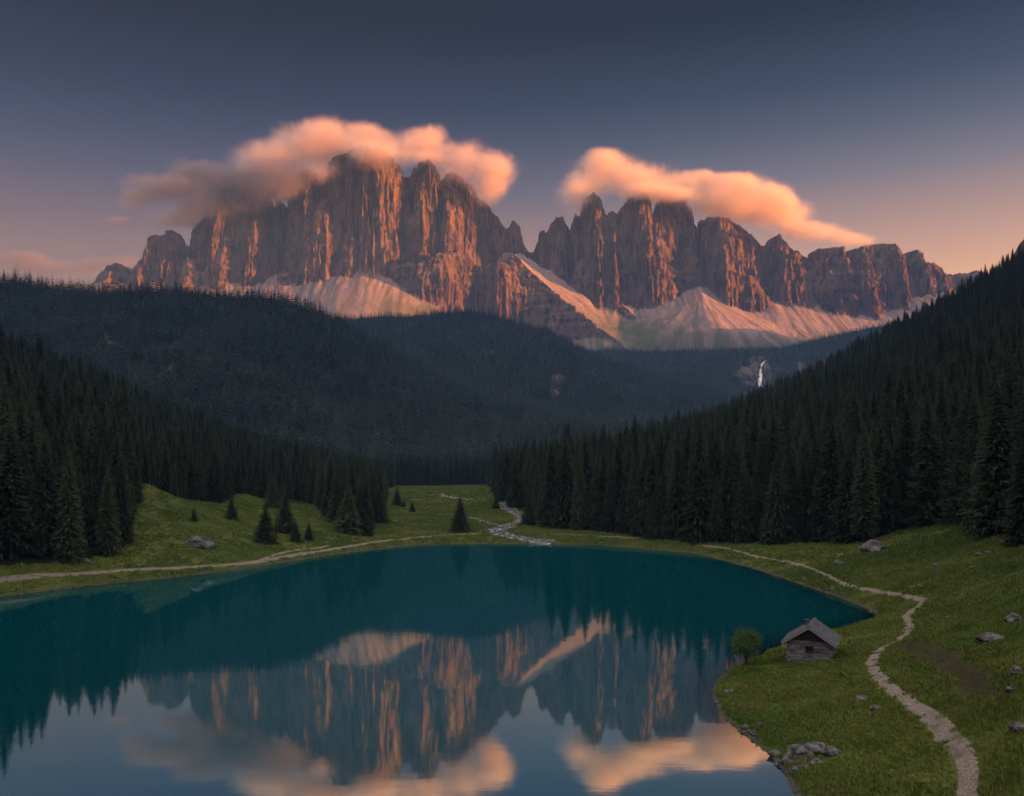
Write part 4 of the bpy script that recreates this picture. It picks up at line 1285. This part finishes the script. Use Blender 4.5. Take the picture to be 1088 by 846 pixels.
def build_hut():
    r = random.Random(3)
    p = hit(862, 704)
    base = p + np.array([0.95, 2.6, 0.0])
    base[2] = min(H(base[0], base[1]), p[2]) - 0.05
    hut = bpy.data.objects.new('hut', None); hut.location = base; hut.rotation_euler = (0, 0, R(-25)); hut.scale = (1, 1, 1.18); link(hut)
    tag(hut, 'weathered timber hut with grey shingle roof standing on the grass by the lake', 'hut')
    Wd, Ln, ez, rz = 5.0, 5.2, 2.35, 3.75
    hw, hl = Wd / 2, Ln / 2
    # log courses
    V, Fc = [], []
    nlog = 11; lh = (ez + 0.35) / nlog
    for c in range(nlog):
        z = -0.35 + lh * (c + 0.5)
        for sx_ in (-1, 1):
            y0_ = -hl - 0.16
            while y0_ < hl + 0.16:
                ln = min(r.uniform(1.0, 2.4), hl + 0.16 - y0_)
                if hl + 0.16 - y0_ - ln < 0.5: ln = hl + 0.16 - y0_
                box(V, Fc, (sx_ * (hw - 0.1) + r.uniform(-0.02, 0.02), y0_ + ln / 2, z + r.uniform(-0.01, 0.01)), (0.20 + r.uniform(0, 0.04), ln - 0.02, lh - r.uniform(0.025, 0.06)))
                y0_ += ln
        for sy_ in (-1, 1):
            x0_ = -hw - 0.16 if c % 2 else -hw + 0.02
            x1_ = -x0_
            while x0_ < x1_ - 0.01:
                ln = min(r.uniform(0.7, 1.9), x1_ - x0_)
                if x1_ - x0_ - ln < 0.4: ln = x1_ - x0_
                a, b2 = x0_, x0_ + ln
                z0, z1 = z - lh / 2, z + lh / 2
                if sy_ < 0 and z1 > 1.27 and z0 < 1.80 and a < 0.42 and b2 > -0.42:   # window opening
                    segs = [(a, -0.40), (0.40, b2)]
                else:
                    segs = [(a, b2)]
                for (u, v) in segs:
                    if v - u > 0.05: box(V, Fc, ((u + v) / 2, sy_ * (hl - 0.1) + r.uniform(-0.025, 0.025), z + r.uniform(-0.012, 0.012)), (v - u - 0.02, 0.2 + r.uniform(0, 0.05), lh - r.uniform(0.025, 0.07)))
                x0_ += ln
    wall = link(bpy.data.objects.new('wall', make_mesh('wall', V, Fc, M_LOG)), hut)
    # dark inner lining behind the chinks
    V, Fc = [], []
    box(V, Fc, (0, 0, 1.0), (Wd - 0.36, Ln - 0.40, 2.6))
    link(bpy.data.objects.new('inner_lining', make_mesh('inner_lining', V, Fc, M_DARKWOOD)), hut)
    # window
    V, Fc = [], []
    for c, s in [((0, -hl - 0.03, 1.81), (0.96, 0.16, 0.10)), ((0, -hl - 0.05, 1.25), (1.04, 0.22, 0.10)), ((-0.42, -hl - 0.03, 1.53), (0.09, 0.16, 0.46)), ((0.42, -hl - 0.03, 1.53), (0.09, 0.16, 0.46)), ((0, -hl + 0.02, 1.53), (0.05, 0.06, 0.46))]: box(V, Fc, c, s)
    wf = link(bpy.data.objects.new('window', make_mesh('window', V, Fc, M_DARKWOOD)), hut)
    V, Fc = [], []
    box(V, Fc, (0, -hl + 0.08, 1.53), (0.74, 0.02, 0.45))
    b = NB('dark_pane'); b.bsdf((0.01, 0.012, 0.015), 0.15, 0.5)
    link(bpy.data.objects.new('pane', make_mesh('pane', V, Fc, b.m)), wf)
    # gables of upright boards
    for sy_ in (-1, 1):
        V, Fc = [], []
        nb = 18; bw = (Wd - 0.1) / nb
        for k in range(nb):
            xm = -Wd / 2 + 0.05 + bw * (k + 0.5)
            top = ez + (rz - ez) * (1 - abs(xm) / hw) - 0.10
            if top - ez < 0.03: continue
            y = sy_ * (hl - 0.14) + r.uniform(-0.012, 0.012)
            i = len(V); sl = (rz - ez) / hw * bw / 2 * (1 if xm < 0 else -1)
            for yy in (y - 0.03, y + 0.03):
                V += [(xm - bw / 2 + 0.01, yy, ez - 0.02), (xm + bw / 2 - 0.01, yy, ez - 0.02), (xm + bw / 2 - 0.01, yy, top + sl), (xm - bw / 2 + 0.01, yy, top - sl)]
            Fc += [(i, i + 1, i + 2, i + 3), (i + 5, i + 4, i + 7, i + 6), (i, i + 4, i + 5, i + 1), (i + 1, i + 5, i + 6, i + 2), (i + 2, i + 6, i + 7, i + 3), (i + 3, i + 7, i + 4, i)]
        link(bpy.data.objects.new('gable', make_mesh('gable', V, Fc, M_DARKWOOD)), hut)
    # roof slopes: a deck with overlapping shingles on it
    ov, ovl = 0.62, 0.70
    slope = math.atan2(rz - ez, hw); run = (hw + ov) / math.cos(slope)
    for sx_ in (-1, 1):
        rot = Matrix.Rotation(sx_ * slope, 3, 'Y')
        V, Fc = [], []
        mid = Vector((sx_ * (hw + ov) / 2, 0, rz - (hw + ov) / 2 * math.tan(slope) + 0.06))
        box(V, Fc, mid, (run, Ln + 2 * ovl, 0.09), rot)
        rows = 13; rh = run / rows
        for q in range(rows):
            y0_ = -(hl + ovl) - 0.02
            while y0_ < hl + ovl:
                w_ = min(r.uniform(0.22, 0.42), hl + ovl + 0.02 - y0_)
                loc = Vector((sx_ * (-run / 2 + rh * (q + 0.62)), 0, 0.075 + 0.012 * r.random()))
                tilt = Matrix.Rotation(sx_ * R(-4 + r.uniform(-2.0, 2.0)), 3, 'Y')
                c = mid + rot @ (loc + Vector((0, y0_ + w_ / 2, 0)))
                box(V, Fc, c, (rh * 1.28 + r.uniform(-0.05, 0.05), w_ - 0.018, 0.035), rot @ tilt)
                y0_ += w_
        sl_o = link(bpy.data.objects.new('roof_slope', make_mesh('roof_slope', V, Fc, M_SHINGLE)), hut)
        V, Fc = [], []
        for sy_ in (-1, 1):
            box(V, Fc, mid + rot @ Vector((0, sy_ * (hl + ovl + 0.055), -0.04)), (run, 0.06, 0.20), rot)
        link(bpy.data.objects.new('bargeboard', make_mesh('bargeboard', V, Fc, M_LOG)), sl_o)
    V, Fc = [], []
    for sx_ in (-1, 1):
        box(V, Fc, (sx_ * 0.13, 0, rz + 0.15), (0.34, Ln + 2 * ovl + 0.16, 0.05), Matrix.Rotation(sx_ * slope, 3, 'Y'))
    link(bpy.data.objects.new('ridge_cap', make_mesh('ridge_cap', V, Fc, M_SHINGLE)), hut)
    # purlin ends under the gable overhang
    V, Fc = [], []
    for x in (-hw + 0.05, -hw / 2, 0.0, hw / 2, hw - 0.05):
        zt = rz - abs(x) * math.tan(slope) - 0.10
        box(V, Fc, (x, 0, zt), (0.16, Ln + 2 * ovl - 0.12, 0.16))
    link(bpy.data.objects.new('purlins', make_mesh('purlins', V, Fc, M_DARKWOOD)), hut)
    # small chimney on the left slope
    V, Fc = [], []
    cx_ = -0.62; zt = rz - 0.62 * math.tan(slope)
    for q in range(5):
        for k in range(4):
            a = k * math.pi / 2 + (q % 2) * 0.2
            box(V, Fc, (cx_ + 0.13 * math.cos(a), 0.3 + 0.13 * math.sin(a), zt + 0.02 + q * 0.13), (0.26, 0.22, 0.12), Matrix.Rotation(a, 3, 'Z'))
    ch = link(bpy.data.objects.new('chimney', make_mesh('chimney', V, Fc, M_STONE)), hut)
    V, Fc = [], []
    box(V, Fc, (cx_, 0.3, zt + 0.70), (0.62, 0.58, 0.06))
    link(bpy.data.objects.new('chimney_cap', make_mesh('chimney_cap', V, Fc, M_STONE)), ch)
    # dry stone footing
    V, Fc = [], []
    for side in range(4):
        L_ = Wd if side % 2 == 0 else Ln
        t = -L_ / 2
        while t < L_ / 2:
            w_ = r.uniform(0.25, 0.6)
            y_ = (hl if side % 2 == 0 else hw) + 0.02
            pz = Vector((t + w_ / 2, -y_, -0.08 + r.uniform(-0.06, 0.06)))
            m3 = Matrix.Rotation(side * math.pi / 2, 3, 'Z')
            box(V, Fc, m3 @ pz, (w_ - 0.03, 0.30 + r.uniform(0, 0.12), 0.55 + r.uniform(-0.1, 0.1)), m3 @ Matrix.Rotation(r.uniform(-0.12, 0.12), 3, 'Z'))
            t += w_
    link(bpy.data.objects.new('footing', make_mesh('footing', V, Fc, M_STONE)), hut)


build_hut()


# ------------------------------------------------------------------ bush on the promontory
def build_bush():
    p = hit(793, 707); k = p[1] / F; h = 38 * k
    t = bpy.data.objects.new('bush', None); t.location = p; link(t)
    tag(t, 'round green leafy bush at the water edge left of the hut', 'bush')
    r = np.random.default_rng(5)
    V, Fc = [], []

    def limb(a, b, r0, r1):
        a = Vector(a); b = Vector(b); d = (b - a).normalized(); u = d.orthogonal().normalized(); w = d.cross(u); i = len(V)
        for c, rr in ((a, r0), (b, r1)):
            for q in range(6):
                an = 1.0472 * q; V.append(tuple(c + u * math.cos(an) * rr + w * math.sin(an) * rr))
        for q in range(6): Fc.append((i + q, i + (q + 1) % 6, i + 6 + (q + 1) % 6, i + 6 + q))
    limb((0, 0, -0.2), (0.05, 0, 0.28 * h), 0.10, 0.07)
    tips = []
    for q in range(16):
        a = q * 2.4; e = r.uniform(0.25, 1.3); L_ = h * r.uniform(0.35, 0.62)
        tip = (0.05 + math.cos(a) * math.cos(e) * L_ * 0.62, math.sin(a) * math.cos(e) * L_ * 0.62, 0.25 * h + math.sin(e) * L_)
        limb((0.04, 0, h * r.uniform(0.08, 0.3)), tip, 0.045, 0.012); tips.append(tip)
    link(bpy.data.objects.new('trunk', make_mesh('trunk', V, Fc, M_BARK)), t)
    V, Fc = [], []
    for q in range(11000):
        tip = Vector(tips[r.integers(0, len(tips))]) * 1.0
        c = tip + Vector(r.normal(0, 0.115 * h, 3)) * np.array([1, 1, 0.95]).mean()
        if c.z < 0.12 * h: continue
        n = Vector(r.normal(0, 1, 3)).normalized(); u = n.orthogonal().normalized(); w = n.cross(u); s = r.uniform(0.05, 0.10)
        i = len(V); V += [tuple(c - u * s), tuple(c + w * s * 0.6), tuple(c + u * s), tuple(c - w * s * 0.6)]; Fc.append((i, i + 1, i + 2, i + 3))
    link(bpy.data.objects.new('crown', make_mesh('crown', V, Fc, M_LEAF)), t)


build_bush()


# ------------------------------------------------------------------ waterfall on the far hill
def build_waterfall():
    h = hill_c
    pts = [(816, 382), (811, 385.5), (809, 390), (808.5, 396), (808, 403), (808, 411)]
    dd = np.arange(2400, 3700, 3.0); P = []
    for px, py in catmull(pts, 6):
        x = (px - CX) / F * dd; zr = CAMZ + (HY - py) / F * dd
        b = np.nonzero(zr <= hsample(h, 'z', x, dd))[0]
        d = dd[b[0]] if len(b) else 3500.0
        P.append(W(px, py, d - 16))
    V = []
    w = np.interp(np.linspace(0, 1, len(P)), [0, 0.2, 0.5, 1], [5, 7, 10, 15]); cr = 9
    for p, ww in zip(P, w):
        for c in np.linspace(-1, 1, cr):
            V.append((p[0] + c * ww * 0.5 + 1.2 * math.sin(p[2] * 0.2 + c * 5), p[1] + 5 * c * c - 2, p[2] - 1.5 * c * c))
    o = link(bpy.data.objects.new('waterfall', make_mesh('waterfall', V, grid_faces(cr, len(P)), M_FALL, True)))
    tag(o, 'thin white waterfall dropping over bare rock in the far dark forest', 'waterfall')


build_waterfall()
print('trees', len(fx_), 'grass', ng_)
